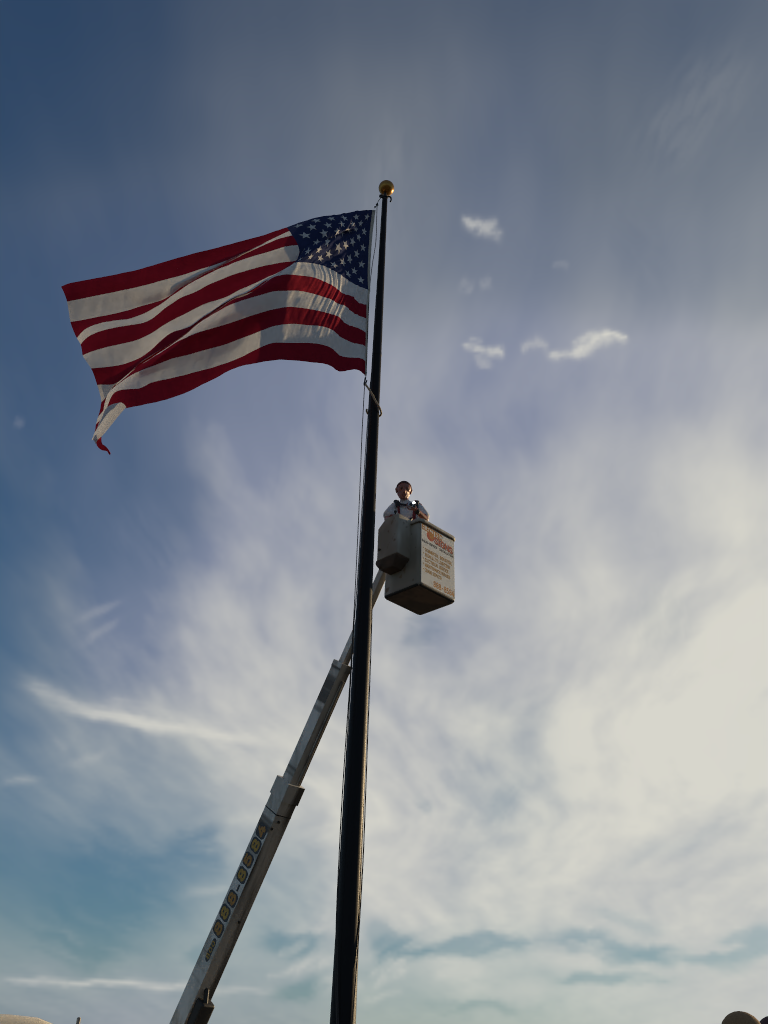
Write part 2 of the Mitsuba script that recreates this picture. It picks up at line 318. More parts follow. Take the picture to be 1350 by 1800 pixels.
# ------------------------------------------------------------------ halyard
ha = thing('halyard', 'thin dark rope running up the left side of the flagpole to the flag', 'rope')
obj('hoist_line', tube([(-0.235, 9.56, 13.075), (-0.296, 9.5, 12.82), (-0.284, 9.5, 12.078), (-0.322, 9.5, 11.465), (-0.336, 9.5, 11.013), (-0.330, 9.49, 10.483), (-0.320, 9.48, 9.956), (-0.314, 9.47, 9.431), (-0.325, 9.46, 9.287),
                        (-0.323, 9.47, 8.614), (-0.310, 9.47, 7.736), (-0.300, 9.47, 6.853), (-0.294, 9.47, 5.897), (-0.295, 9.47, 5.219), (-0.303, 9.47, 4.524), (-0.307, 9.47, 3.934), (-0.300, 9.46, 3.0), (-0.165, 9.44, 1.25)], 0.0055, 6, 0.08), 'rope_fibre', ha)
obj('return_line', tube([(-0.215, 9.54, 13.0), (-0.222, 9.55, 11.897), (-0.240, 9.53, 10.526), (-0.245, 9.51, 9.507), (-0.254, 9.5, 9.275), (-0.257, 9.5, 8.925), (-0.265, 9.5, 8.361), (-0.271, 9.5, 7.345), (-0.276, 9.5, 6.417), (-0.287, 9.5, 5.841), (-0.289, 9.48, 4.6), (-0.292, 9.47, 3.2), (-0.16, 9.44, 1.28)], 0.0055, 6, 0.08), 'rope_fibre', ha)
obj('loose_tail', tube([(-0.092, 9.60, 6.1), (-0.081, 9.595, 5.344), (-0.077, 9.59, 4.697), (-0.070, 9.58, 3.975), (-0.066, 9.57, 3.414), (-0.072, 9.56, 2.9), (-0.10, 9.48, 1.9), (-0.15, 9.44, 1.3)], 0.006, 6, 0.08), 'rope_fibre', ha)
th = np.linspace(0, 1, 20)
ring = [(PX + 0.098 * math.cos(a), PY + 0.098 * math.sin(a), 8.93 + 0.12 * (1 - math.cos((a - 0.1) / 3.6))) for a in np.linspace(0.1, 3.3, 16)]
obj('retaining_sling', tube([(-0.320, 9.46, 9.30), (-0.285, 9.455, 9.241), (-0.237, 9.46, 9.166), (-0.171, 9.475, 9.035), (-0.115, 9.51, 8.955)] + ring, 0.013, 8, 0.03), 'strap_web', ha)
obj('snap_clip', cat(tube([(-0.294, 9.5, 12.85), (-0.285, 9.5, 12.815), (-0.299, 9.5, 12.79), (-0.31, 9.5, 12.82), (-0.296, 9.5, 12.85)], 0.009, 8), ball((-0.296, 9.5, 12.825), (0.016, 0.014, 0.022))), 'black_iron', ha)
obj('snap_clip', cat(ball((-0.325, 9.5, 12.772), (0.016, 0.012, 0.014)), bone((-0.30, 9.5, 12.80), (-0.335, 9.5, 12.745), 0.005)), 'black_iron', ha)
obj('snap_clip', cat(ball((-0.342, 9.5, 11.02), (0.018, 0.012, 0.028)), bone((-0.36, 9.5, 11.06), (-0.336, 9.5, 11.0), 0.006)), 'black_iron', ha)
obj('snap_clip', cat(bone((-0.322, 9.46, 9.40), (-0.326, 9.46, 9.33), 0.010), ball((-0.325, 9.46, 9.30), (0.019, 0.014, 0.034)), bone((-0.30, 9.46, 9.36), (-0.312, 9.46, 9.29), 0.008)), 'black_iron', ha)

# ------------------------------------------------------------------ flag: 61 columns from hoist to fly, 27 rows (every half stripe), millimetres
FLAG = np.array([[[int(x) for x in p.split(',')] for p in row.split()] for row in """1137,686,3185 1131,691,3069 1126,694,2951 1121,696,2833 1117,696,2713 1116,695,2592 1115,695,2471 1115,695,2352 1116,695,2235 1118,695,2119 1121,695,2002 1125,694,1885 1129,694,1768 1135,692,1651 1143,687,1532 1138,696,1392 1137,699,1254 1140,700,1121 1144,700,991 1145,700,860 1148,701,730 1152,702,604 1157,702,478 1161,704,347 1163,705,218 1167,703,94 1171,700,-25
1111,645,3135 1100,653,3028 1087,657,2917 1077,659,2804 1073,658,2687 1073,657,2565 1074,656,2443 1074,656,2322 1075,657,2202 1075,659,2085 1072,661,1969 1073,661,1852 1078,659,1736 1086,653,1621 1095,643,1508 1081,661,1370 1078,669,1235 1087,667,1105 1096,663,979 1101,660,854 1106,658,730 1111,661,604 1116,666,478 1122,667,353 1126,667,230 1129,663,108 1129,658,-11
1082,606,3088 1068,614,2986 1052,619,2881 1038,621,2772 1035,620,2658 1035,618,2538 1036,617,2416 1036,616,2293 1036,618,2172 1034,620,2053 1027,624,1936 1025,625,1820 1031,621,1705 1039,613,1593 1048,599,1485 1035,620,1350 1032,629,1217 1042,629,1090 1052,625,966 1058,619,844 1064,616,722 1068,624,592 1071,634,462 1078,637,338 1085,635,218 1088,628,102 1088,618,-11
1047,570,3041 1033,576,2943 1016,581,2842 1003,584,2737 999,582,2627 998,580,2512 998,578,2392 997,575,2267 996,576,2145 992,579,2025 983,586,1907 979,588,1790 985,582,1677 992,570,1569 1001,554,1467 997,572,1336 998,582,1206 1003,585,1079 1007,585,954 1013,580,832 1019,578,708 1020,590,576 1022,605,444 1029,611,319 1037,611,199 1041,602,85 1044,586,-24
1007,536,2996 995,540,2899 983,545,2800 973,548,2698 968,545,2592 964,544,2489 961,540,2374 959,533,2245 956,533,2122 950,537,2001 940,545,1880 936,548,1763 941,539,1653 947,526,1548 954,508,1451 965,522,1328 972,531,1202 968,538,1072 963,542,942 967,541,817 972,542,692 973,555,560 974,570,428 980,582,302 986,588,180 992,582,64 997,563,-49
958,506,2951 954,505,2855 951,509,2756 948,512,2655 942,508,2556 933,510,2472 925,506,2369 921,491,2228 914,488,2104 908,491,1983 900,500,1861 897,503,1744 900,493,1636 904,478,1533 908,459,1438 928,474,1318 939,484,1194 933,491,1065 925,496,935 925,500,806 926,506,677 927,517,547 929,531,417 931,549,286 936,564,160 942,563,41 949,549,-75
901,480,2905 910,473,2810 921,474,2711 926,476,2611 919,471,2518 903,480,2463 888,477,2378 883,451,2221 872,441,2094 866,443,1973 861,451,1851 859,453,1735 861,444,1627 862,428,1524 862,408,1429 884,431,1299 896,445,1174 895,447,1054 891,446,932 887,454,800 883,465,666 883,476,536 884,490,406 884,514,272 888,534,140 894,541,17 901,536,-101
841,455,2858 864,442,2765 890,439,2667 905,440,2567 897,434,2478 873,452,2456 851,457,2397 845,419,2224 831,395,2089 825,392,1968 822,400,1846 822,403,1731 821,393,1623 819,377,1519 816,357,1421 838,391,1278 851,409,1149 855,406,1036 857,400,925 853,406,796 846,418,662 843,431,530 841,449,397 840,474,260 842,499,126 847,511,-2 854,516,-126
786,429,2811 819,411,2721 857,405,2623 880,404,2523 873,398,2437 843,425,2440 814,446,2416 806,398,2244 792,355,2090 785,342,1965 783,348,1843 781,354,1726 777,345,1617 772,329,1512 767,307,1414 795,346,1264 811,367,1130 814,366,1015 815,360,905 815,362,787 813,368,662 808,383,529 802,404,393 801,430,256 802,456,121 806,473,-11 812,485,-141
735,401,2763 775,379,2678 821,371,2581 850,369,2481 846,362,2393 814,397,2407 777,438,2430 765,390,2285 755,324,2107 748,293,1968 742,296,1842 734,307,1719 727,300,1608 720,283,1503 715,259,1408 755,297,1259 775,319,1122 774,323,999 770,321,884 775,320,771 779,321,656 775,335,527 768,356,393 767,382,258 768,409,124 770,430,-9 774,446,-140
688,372,2717 731,348,2634 782,337,2540 816,334,2439 816,328,2348 786,365,2358 742,426,2430 723,388,2339 718,306,2146 711,249,1980 700,244,1843 683,263,1712 673,257,1599 665,240,1493 661,212,1401 714,249,1255 740,271,1117 736,277,990 730,278,871 734,278,755 737,280,640 736,291,517 732,308,389 732,334,256 733,363,123 733,387,-7 734,406,-137
642,343,2670 687,317,2591 741,304,2499 779,300,2398 784,294,2303 759,328,2298 710,403,2412 683,387,2384 677,299,2201 674,216,1996 660,196,1838 633,219,1701 620,214,1587 610,198,1481 608,167,1391 671,203,1244 702,224,1106 700,230,980 693,232,861 692,236,741 692,242,620 692,250,500 691,264,377 692,290,247 692,321,114 692,346,-15 691,370,-143
597,315,2624 643,286,2547 698,271,2457 739,266,2356 751,262,2257 732,289,2231 682,368,2369 645,379,2398 636,300,2245 636,198,2010 622,155,1821 590,174,1684 573,171,1571 561,155,1465 559,124,1373 629,158,1228 663,178,1090 661,184,965 653,188,845 649,196,722 647,205,599 647,212,481 647,223,361 647,250,231 647,281,99 647,309,-29 646,336,-156
552,286,2579 599,257,2503 654,239,2415 696,234,2313 715,230,2211 704,250,2159 657,325,2300 612,360,2374 598,302,2261 598,190,2020 589,123,1798 556,128,1663 534,125,1552 520,111,1446 515,83,1349 588,115,1207 622,134,1070 620,142,944 610,148,823 605,157,699 602,167,577 602,174,459 602,185,339 602,211,211 602,243,80 602,273,-48 600,305,-174
508,258,2534 555,228,2459 608,209,2371 651,203,2270 677,200,2165 675,213,2090 634,276,2211 582,331,2318 563,297,2250 561,188,2027 556,97,1777 526,82,1638 500,80,1531 483,67,1425 475,44,1322 547,72,1183 581,90,1048 577,99,920 567,108,799 562,119,676 558,129,554 558,137,434 558,149,313 558,174,188 557,206,59 556,238,-69 554,275,-197
462,231,2490 510,200,2414 560,180,2327 604,173,2226 636,171,2119 644,180,2027 612,226,2112 554,293,2243 530,282,2219 524,184,2029 523,75,1763 498,38,1608 469,35,1503 450,24,1398 438,6,1291 507,29,1158 541,45,1025 536,56,898 524,67,775 518,79,652 515,91,529 513,100,408 513,114,285 513,139,161 512,170,34 511,204,-94 509,243,-222
415,206,2444 462,174,2369 511,152,2282 556,143,2183 593,141,2074 609,149,1970 587,176,2011 529,249,2154 499,259,2172 488,177,2020 488,57,1751 470,-2,1572 440,-5,1468 418,-16,1364 403,-31,1259 470,-14,1132 501,-2,1003 496,11,876 482,25,752 476,39,628 471,53,504 469,64,380 468,79,256 468,104,131 468,136,6 466,170,-121 464,210,-247
365,183,2398 412,149,2324 460,125,2239 508,114,2140 548,112,2030 570,120,1920 559,132,1914 505,200,2054 469,229,2112 453,164,1997 452,40,1737 440,-36,1532 411,-43,1426 388,-53,1325 370,-68,1224 432,-58,1103 462,-47,978 455,-33,852 440,-16,726 433,0,602 428,15,477 425,28,352 424,44,227 424,70,101 424,102,-25 422,136,-150 419,174,-272
314,164,2350 358,126,2279 408,99,2195 458,85,2097 500,83,1987 528,93,1873 526,95,1826 483,150,1944 441,193,2035 419,145,1957 416,24,1716 409,-66,1492 383,-78,1381 360,-89,1282 339,-106,1188 395,-99,1070 421,-90,948 414,-75,823 399,-57,699 391,-39,574 385,-22,449 382,-8,324 380,8,198 380,36,70 380,69,-57 378,102,-180 376,137,-299
261,147,2302 304,106,2232 354,76,2151 405,58,2055 448,55,1945 480,65,1829 488,63,1754 460,101,1830 413,148,1940 385,118,1898 378,6,1687 376,-89,1454 355,-111,1334 333,-126,1239 311,-144,1150 358,-140,1034 380,-132,914 373,-117,792 357,-97,670 349,-78,546 343,-60,420 339,-45,296 337,-28,171 336,1,40 336,35,-89 335,67,-211 332,98,-327
207,131,2254 247,88,2186 297,55,2107 348,34,2013 390,29,1904 427,37,1789 442,33,1699 432,54,1720 383,98,1823 349,81,1812 338,-16,1645 340,-108,1418 325,-142,1287 306,-161,1195 287,-182,1111 322,-179,997 339,-173,879 332,-158,758 316,-137,638 307,-117,516 300,-97,391 296,-82,268 294,-65,142 293,-34,9 293,1,-122 292,31,-243 289,60,-356
153,117,2207 190,74,2137 236,38,2060 285,14,1970 326,6,1865 366,9,1754 389,5,1657 394,15,1625 349,52,1688 313,43,1698 298,-39,1576 300,-123,1378 294,-167,1240 280,-193,1152 265,-219,1073 287,-218,960 299,-213,842 291,-199,723 275,-177,604 265,-155,485 259,-135,362 254,-119,237 252,-100,110 251,-69,-23 251,-35,-154 249,-6,-275 247,21,-387
98,105,2158 132,62,2087 172,26,2011 216,-1,1926 254,-15,1828 297,-17,1722 328,-22,1621 347,-13,1549 307,17,1551 274,12,1562 258,-55,1478 260,-134,1322 260,-185,1193 253,-218,1112 246,-251,1040 255,-255,924 259,-254,805 250,-239,686 234,-216,569 224,-193,451 217,-171,330 212,-154,204 210,-134,75 209,-104,-57 208,-71,-187 207,-44,-307 205,-17,-419
42,93,2109 71,53,2035 105,19,1960 141,-11,1882 176,-32,1793 220,-41,1694 261,-47,1588 289,-34,1488 255,1,1431 230,-10,1420 218,-62,1359 220,-134,1250 224,-190,1150 224,-229,1082 226,-271,1015 223,-287,892 218,-293,767 207,-278,648 193,-254,530 183,-230,414 175,-204,295 170,-186,168 168,-165,38 167,-138,-92 166,-109,-219 165,-82,-339 163,-55,-451
-20,83,2059 6,48,1982 35,16,1908 62,-16,1836 93,-45,1758 139,-60,1666 185,-67,1558 214,-45,1440 190,-6,1343 175,-24,1299 170,-69,1241 173,-126,1171 177,-172,1109 182,-210,1059 192,-265,997 182,-306,867 169,-329,730 155,-315,610 143,-289,491 134,-262,375 125,-231,259 120,-211,131 118,-191,0 117,-169,-127 117,-144,-251 116,-118,-371 115,-90,-485
-96,77,2009 -67,48,1928 -40,18,1854 -17,-17,1788 8,-51,1718 57,-71,1632 100,-78,1528 115,-50,1408 110,-19,1297 107,-38,1220 108,-78,1151 112,-120,1098 114,-141,1061 116,-158,1037 126,-216,982 118,-299,848 100,-354,698 86,-346,577 74,-317,456 66,-286,337 58,-243,227 52,-217,101 51,-201,-32 51,-187,-159 52,-170,-281 54,-146,-402 56,-117,-522
-176,70,1959 -143,48,1871 -116,20,1797 -97,-15,1738 -75,-52,1676 -27,-74,1595 13,-83,1495 21,-57,1380 26,-33,1266 32,-46,1166 39,-81,1085 46,-118,1034 46,-120,1009 42,-104,1007 48,-148,967 40,-259,835 23,-367,666 10,-370,542 -2,-340,419 -9,-305,299 -17,-252,191 -24,-208,77 -24,-192,-58 -23,-187,-187 -19,-181,-314 -14,-165,-438 -8,-141,-559
-257,61,1905 -219,46,1812 -191,19,1737 -176,-10,1690 -157,-46,1634 -112,-71,1557 -72,-83,1460 -64,-66,1346 -57,-43,1232 -45,-48,1120 -31,-77,1027 -20,-118,973 -19,-118,950 -30,-73,964 -30,-86,945 -38,-204,817 -49,-361,629 -63,-386,492 -76,-357,372 -83,-320,254 -90,-262,149 -99,-199,47 -99,-176,-86 -95,-172,-218 -89,-173,-347 -81,-172,-474 -73,-165,-595
-336,49,1850 -294,41,1752 -265,14,1671 -257,14,1659 -239,-33,1596 -196,-62,1519 -157,-79,1423 -147,-71,1309 -139,-51,1195 -123,-48,1078 -104,-72,978 -89,-115,915 -83,-129,885 -96,-70,905 -104,-44,909 -112,-148,793 -116,-334,586 -132,-391,435 -150,-372,320 -156,-334,207 -162,-272,103 -172,-202,5 -174,-162,-116 -166,-153,-250 -156,-155,-380 -147,-165,-506 -139,-181,-626
-415,35,1795 -369,35,1690 -338,10,1608 -334,19,1608 -321,-17,1559 -280,-51,1482 -242,-73,1387 -231,-74,1273 -221,-58,1158 -202,-48,1039 -179,-66,934 -158,-109,859 -146,-138,815 -157,-91,830 -173,-28,856 -185,-98,761 -184,-297,546 -200,-389,382 -222,-388,270 -228,-349,161 -233,-284,56 -243,-212,-42 -247,-152,-149 -236,-135,-283 -224,-135,-414 -214,-153,-536 -206,-183,-648
-494,21,1739 -443,27,1628 -411,4,1543 -408,13,1543 -403,5,1525 -364,-39,1445 -327,-68,1353 -314,-75,1238 -302,-62,1118 -280,-47,997 -251,-58,886 -226,-100,804 -209,-140,746 -214,-120,747 -234,-36,783 -254,-59,720 -253,-255,509 -270,-383,333 -295,-400,221 -299,-364,113 -303,-295,8 -314,-223,-91 -319,-153,-190 -307,-120,-317 -291,-119,-449 -280,-142,-565 -274,-180,-668
-572,7,1685 -517,18,1568 -481,-11,1470 -486,26,1498 -481,21,1481 -445,-27,1403 -411,-63,1316 -396,-75,1201 -381,-64,1077 -355,-43,951 -321,-48,835 -293,-88,749 -273,-135,682 -271,-146,663 -291,-62,698 -322,-33,673 -326,-213,480 -341,-376,290 -367,-407,175 -368,-378,63 -372,-307,-42 -383,-234,-141 -388,-162,-239 -377,-110,-355 -359,-107,-485 -347,-134,-597 -340,-176,-694
-650,-5,1632 -591,11,1511 -554,-16,1408 -561,33,1444 -558,32,1432 -526,-16,1358 -494,-57,1277 -477,-73,1164 -461,-65,1038 -431,-42,909 -394,-41,789 -361,-77,698 -338,-127,624 -332,-163,587 -349,-99,615 -393,-20,626 -406,-173,460 -415,-368,255 -439,-410,132 -437,-390,12 -440,-320,-93 -450,-246,-192 -456,-172,-291 -446,-107,-397 -427,-100,-522 -413,-129,-632 -403,-173,-725
-728,-15,1581 -666,8,1457 -627,-17,1351 -635,32,1385 -635,42,1381 -606,-5,1314 -576,-50,1236 -558,-71,1125 -541,-66,999 -509,-40,870 -469,-35,748 -433,-70,651 -407,-120,574 -399,-172,526 -412,-137,543 -467,-18,583 -487,-138,444 -490,-357,224 -511,-410,90 -506,-400,-38 -508,-332,-143 -518,-258,-243 -523,-184,-343 -514,-114,-443 -494,-99,-562 -477,-126,-671 -463,-171,-763
-807,-24,1533 -742,7,1408 -701,-17,1298 -707,24,1318 -714,63,1343 -686,7,1270 -657,-44,1194 -638,-68,1085 -619,-66,958 -584,-35,826 -541,-27,702 -507,-65,611 -482,-118,536 -472,-176,481 -481,-165,482 -539,-20,537 -561,-104,416 -559,-337,187 -578,-405,42 -573,-407,-88 -576,-347,-191 -587,-273,-290 -592,-199,-391 -582,-126,-489 -562,-104,-602 -540,-127,-712 -520,-168,-807
-886,-30,1490 -821,9,1368 -780,-1,1264 -777,16,1249 -787,70,1286 -763,16,1220 -737,-37,1151 -717,-64,1044 -696,-63,914 -656,-27,777 -610,-16,653 -578,-60,568 -555,-115,496 -543,-175,436 -548,-177,422 -605,-19,481 -629,-71,374 -625,-308,144 -642,-397,-9 -640,-408,-136 -644,-363,-238 -656,-289,-334 -661,-215,-436 -651,-142,-533 -629,-112,-644 -602,-130,-755 -575,-165,-854
-965,-35,1450 -900,9,1329 -856,0,1218 -849,13,1186 -858,71,1222 -839,27,1171 -817,-29,1106 -795,-58,1001 -772,-58,871 -729,-23,731 -680,-9,605 -647,-52,518 -623,-106,445 -610,-166,383 -612,-177,360 -669,-15,420 -696,-43,329 -693,-274,106 -709,-388,-57 -709,-409,-180 -712,-380,-285 -725,-307,-378 -729,-232,-481 -719,-158,-577 -695,-124,-686 -665,-136,-799 -630,-166,-900
-1045,-39,1412 -980,8,1291 -933,1,1176 -921,6,1126 -927,57,1149 -917,42,1128 -894,-18,1060 -872,-49,956 -848,-52,827 -805,-23,690 -755,-9,563 -716,-43,468 -688,-94,390 -674,-155,328 -676,-171,301 -733,-11,360 -763,-20,282 -763,-239,69 -774,-377,-104 -778,-407,-223 -780,-400,-333 -793,-325,-422 -797,-250,-527 -787,-175,-622 -761,-139,-730 -727,-145,-843 -686,-169,-947
-1125,-42,1375 -1059,9,1255 -1013,10,1143 -993,-8,1062 -1001,55,1091 -993,51,1078 -969,-7,1009 -946,-38,906 -922,-44,781 -880,-24,649 -830,-12,524 -785,-36,419 -752,-81,335 -738,-143,274 -740,-163,245 -797,-7,300 -829,0,234 -831,-201,32 -837,-363,-153 -844,-403,-269 -845,-417,-382 -860,-343,-469 -864,-267,-574 -854,-192,-666 -826,-156,-774 -788,-157,-887 -742,-174,-994
-1204,-44,1337 -1139,8,1219 -1092,12,1106 -1066,-9,1009 -1074,59,1035 -1067,59,1024 -1044,3,956 -1019,-28,854 -993,-34,730 -952,-23,603 -904,-14,481 -854,-29,371 -817,-69,283 -803,-130,221 -803,-155,188 -859,-3,239 -895,18,184 -900,-163,-5 -900,-344,-202 -906,-396,-320 -907,-424,-433 -923,-360,-521 -930,-284,-621 -920,-211,-710 -891,-175,-819 -849,-171,-933 -797,-182,-1040
-1283,-45,1300 -1218,5,1182 -1169,13,1065 -1138,-3,959 -1145,67,979 -1140,68,971 -1118,11,905 -1093,-20,803 -1064,-27,680 -1024,-21,555 -976,-14,435 -922,-22,323 -882,-57,230 -867,-118,167 -865,-145,130 -921,1,177 -960,34,132 -968,-122,-44 -962,-317,-248 -965,-386,-372 -968,-421,-481 -985,-378,-575 -997,-303,-666 -986,-230,-752 -954,-195,-864 -910,-187,-978 -853,-191,-1087
-1362,-45,1262 -1297,3,1144 -1246,13,1025 -1211,6,911 -1216,77,923 -1213,78,917 -1192,20,852 -1167,-14,754 -1137,-25,634 -1096,-19,509 -1046,-10,386 -987,-11,270 -943,-42,174 -928,-103,110 -925,-133,71 -981,4,115 -1024,46,79 -1034,-81,-85 -1023,-279,-293 -1026,-373,-422 -1033,-420,-523 -1050,-398,-623 -1065,-322,-707 -1053,-249,-793 -1017,-217,-909 -969,-205,-1024 -908,-203,-1134
-1440,-45,1225 -1376,1,1107 -1324,14,986 -1285,15,867 -1287,89,869 -1284,89,861 -1263,32,796 -1239,-6,702 -1211,-24,588 -1168,-19,462 -1114,-5,336 -1051,0,217 -1004,-28,117 -988,-88,52 -984,-121,10 -1040,7,51 -1088,55,26 -1101,-42,-123 -1088,-231,-331 -1087,-354,-467 -1096,-415,-567 -1110,-418,-678 -1130,-342,-753 -1118,-269,-835 -1080,-240,-954 -1029,-225,-1069 -964,-217,-1180
-1519,-42,1190 -1455,-2,1070 -1401,16,949 -1358,29,824 -1354,102,811 -1350,103,801 -1329,47,735 -1306,5,646 -1282,-20,538 -1239,-16,413 -1183,1,287 -1119,5,169 -1070,-19,68 -1049,-74,-4 -1040,-107,-52 -1096,9,-15 -1153,61,-27 -1173,-7,-159 -1161,-177,-359 -1151,-326,-506 -1156,-403,-615 -1167,-428,-736 -1187,-361,-809 -1180,-286,-880 -1143,-263,-997 -1090,-248,-1113 -1019,-232,-1225
-1598,-38,1155 -1534,-5,1036 -1479,17,914 -1431,50,786 -1418,117,748 -1413,119,737 -1391,63,670 -1371,19,585 -1349,-10,484 -1308,-9,363 -1252,6,240 -1192,4,127 -1142,-18,26 -1111,-62,-58 -1094,-91,-115 -1152,11,-80 -1218,63,-80 -1247,21,-193 -1241,-119,-380 -1222,-286,-535 -1218,-387,-659 -1229,-422,-783 -1245,-379,-866 -1241,-304,-925 -1207,-288,-1039 -1152,-273,-1156 -1074,-248,-1269
-1676,-33,1122 -1614,-7,1002 -1558,18,880 -1507,71,753 -1485,135,694 -1477,131,672 -1454,77,605 -1433,35,523 -1412,4,426 -1372,2,309 -1321,12,192 -1266,1,88 -1215,-22,-10 -1175,-52,-109 -1151,-76,-175 -1210,13,-141 -1283,65,-133 -1319,45,-229 -1321,-65,-401 -1298,-235,-559 -1283,-365,-696 -1293,-415,-824 -1305,-398,-919 -1304,-324,-969 -1270,-312,-1080 -1212,-298,-1197 -1129,-269,-1312
-1755,-28,1087 -1693,-7,969 -1637,22,848 -1586,85,723 -1564,164,665 -1543,134,609 -1520,88,543 -1496,50,460 -1471,22,365 -1433,17,252 -1386,20,140 -1334,3,43 -1284,-22,-52 -1239,-42,-157 -1212,-63,-229 -1271,16,-198 -1346,67,-186 -1389,64,-270 -1398,-18,-426 -1375,-181,-581 -1351,-336,-728 -1360,-403,-859 -1365,-419,-971 -1363,-345,-1019 -1326,-334,-1130 -1266,-321,-1244 -1183,-296,-1357
-1833,-24,1053 -1771,-4,936 -1715,26,817 -1667,93,694 -1643,173,629 -1615,138,557 -1589,96,486 -1560,64,400 -1530,40,304 -1492,33,195 -1449,31,86 -1396,14,-10 -1344,-9,-104 -1302,-29,-208 -1276,-50,-279 -1333,22,-253 -1409,72,-239 -1457,80,-313 -1474,19,-455 -1451,-131,-604 -1420,-298,-758 -1425,-389,-895 -1429,-424,-1012 -1417,-365,-1076 -1372,-352,-1190 -1313,-342,-1299 -1236,-326,-1402
-1912,-20,1021 -1849,-1,904 -1794,30,787 -1748,97,666 -1722,173,591 -1689,142,508 -1658,105,429 -1626,76,340 -1592,54,245 -1554,47,139 -1511,43,32 -1454,32,-66 -1401,13,-161 -1364,-12,-260 -1342,-37,-327 -1396,29,-305 -1471,79,-293 -1524,94,-359 -1547,47,-488 -1526,-86,-629 -1490,-254,-788 -1491,-368,-930 -1496,-410,-1043 -1470,-387,-1131 -1421,-376,-1242 -1362,-369,-1347 -1289,-356,-1446
-1991,-18,990 -1927,1,873 -1873,33,757 -1829,99,638 -1800,170,553 -1763,145,461 -1728,112,375 -1693,83,285 -1657,60,191 -1619,54,87 -1575,54,-20 -1512,52,-120 -1457,38,-215 -1427,7,-310 -1407,-23,-374 -1459,39,-356 -1532,88,-346 -1590,107,-406 -1619,71,-525 -1597,-47,-660 -1559,-208,-818 -1555,-340,-966 -1559,-394,-1080 -1525,-408,-1181 -1478,-407,-1281 -1418,-402,-1385 -1342,-384,-1488
-2069,-18,959 -2006,1,843 -1952,35,728 -1910,103,610 -1877,164,512 -1839,144,417 -1802,113,328 -1765,82,239 -1728,56,147 -1687,53,41 -1641,60,-68 -1573,73,-170 -1515,64,-268 -1490,27,-358 -1474,-7,-419 -1523,51,-405 -1594,98,-396 -1655,121,-454 -1686,93,-567 -1666,-11,-696 -1627,-162,-850 -1618,-308,-1006 -1618,-381,-1125 -1583,-416,-1221 -1538,-437,-1316 -1477,-435,-1419 -1395,-409,-1528
-2148,-20,929 -2084,-1,813 -2031,37,700 -1990,108,580 -1953,159,469 -1914,140,373 -1877,109,285 -1841,74,201 -1802,43,113 -1759,43,3 -1710,62,-112 -1637,91,-217 -1576,88,-318 -1553,47,-405 -1539,11,-464 -1587,65,-453 -1655,111,-447 -1717,136,-504 -1751,116,-613 -1731,23,-737 -1692,-119,-887 -1681,-273,-1047 -1676,-367,-1173 -1641,-417,-1260 -1599,-457,-1349 -1535,-464,-1454 -1448,-432,-1568
-2226,-23,897 -2161,-5,781 -2110,37,672 -2068,110,548 -2030,155,430 -1991,133,336 -1955,99,250 -1918,60,169 -1878,26,84 -1832,30,-31 -1781,59,-151 -1705,102,-258 -1640,108,-362 -1617,68,-450 -1603,31,-510 -1648,82,-502 -1713,126,-499 -1776,154,-556 -1811,140,-662 -1792,55,-782 -1754,-79,-927 -1742,-236,-1089 -1732,-350,-1220 -1696,-407,-1303 -1654,-457,-1387 -1588,-479,-1493 -1501,-457,-1607
-2303,-28,865 -2238,-10,749 -2188,35,642 -2146,108,516 -2107,150,394 -2070,122,304 -2034,85,221 -1995,46,140 -1953,12,53 -1905,17,-65 -1853,52,-187 -1776,103,-295 -1710,121,-401 -1681,88,-497 -1661,55,-561 -1704,103,-555 -1769,145,-553 -1833,174,-610 -1867,164,-714 -1844,87,-832 -1804,-40,-973 -1793,-196,-1134 -1780,-323,-1270 -1740,-381,-1354 -1692,-430,-1434 -1631,-464,-1531 -1556,-478,-1640
-2379,-35,831 -2313,-17,716 -2265,31,612 -2224,105,483 -2185,144,361 -2149,112,273 -2114,72,192 -2073,34,109 -2027,2,18 -1977,6,-100 -1925,42,-221 -1850,97,-331 -1781,127,-439 -1742,109,-545 -1716,81,-616 -1759,126,-610 -1823,165,-607 -1884,195,-666 -1912,191,-773 -1884,119,-890 -1839,-1,-1029 -1824,-155,-1188 -1808,-288,-1326 -1765,-344,-1412 -1717,-392,-1489 -1667,-435,-1573 -1613,-474,-1663
-2454,-44,797 -2388,-26,682 -2341,25,580 -2301,99,451 -2263,137,328 -2227,103,241 -2192,63,160 -2149,25,75 -2101,-6,-17 -2050,-2,-135 -1997,32,-256 -1922,86,-367 -1852,125,-476 -1805,126,-589 -1773,106,-669 -1814,147,-665 -1875,183,-664 -1927,214,-729 -1945,216,-842 -1912,149,-958 -1864,33,-1095 -1842,-115,-1250 -1823,-247,-1388 -1781,-304,-1472 -1738,-352,-1546 -1700,-402,-1621 -1662,-454,-1697
-2529,-54,763 -2462,-35,647 -2416,17,546 -2378,91,419 -2341,130,296 -2305,97,207 -2269,57,125 -2225,21,39 -2174,-10,-54 -2122,-8,-171 -2068,22,-292 -1994,70,-402 -1923,111,-511 -1870,139,-629 -1833,130,-720 -1867,166,-723 -1919,196,-729 -1959,229,-801 -1968,235,-919 -1933,170,-1034 -1884,60,-1166 -1858,-80,-1317 -1834,-206,-1451 -1797,-262,-1533 -1760,-313,-1604 -1729,-368,-1674 -1700,-426,-1742
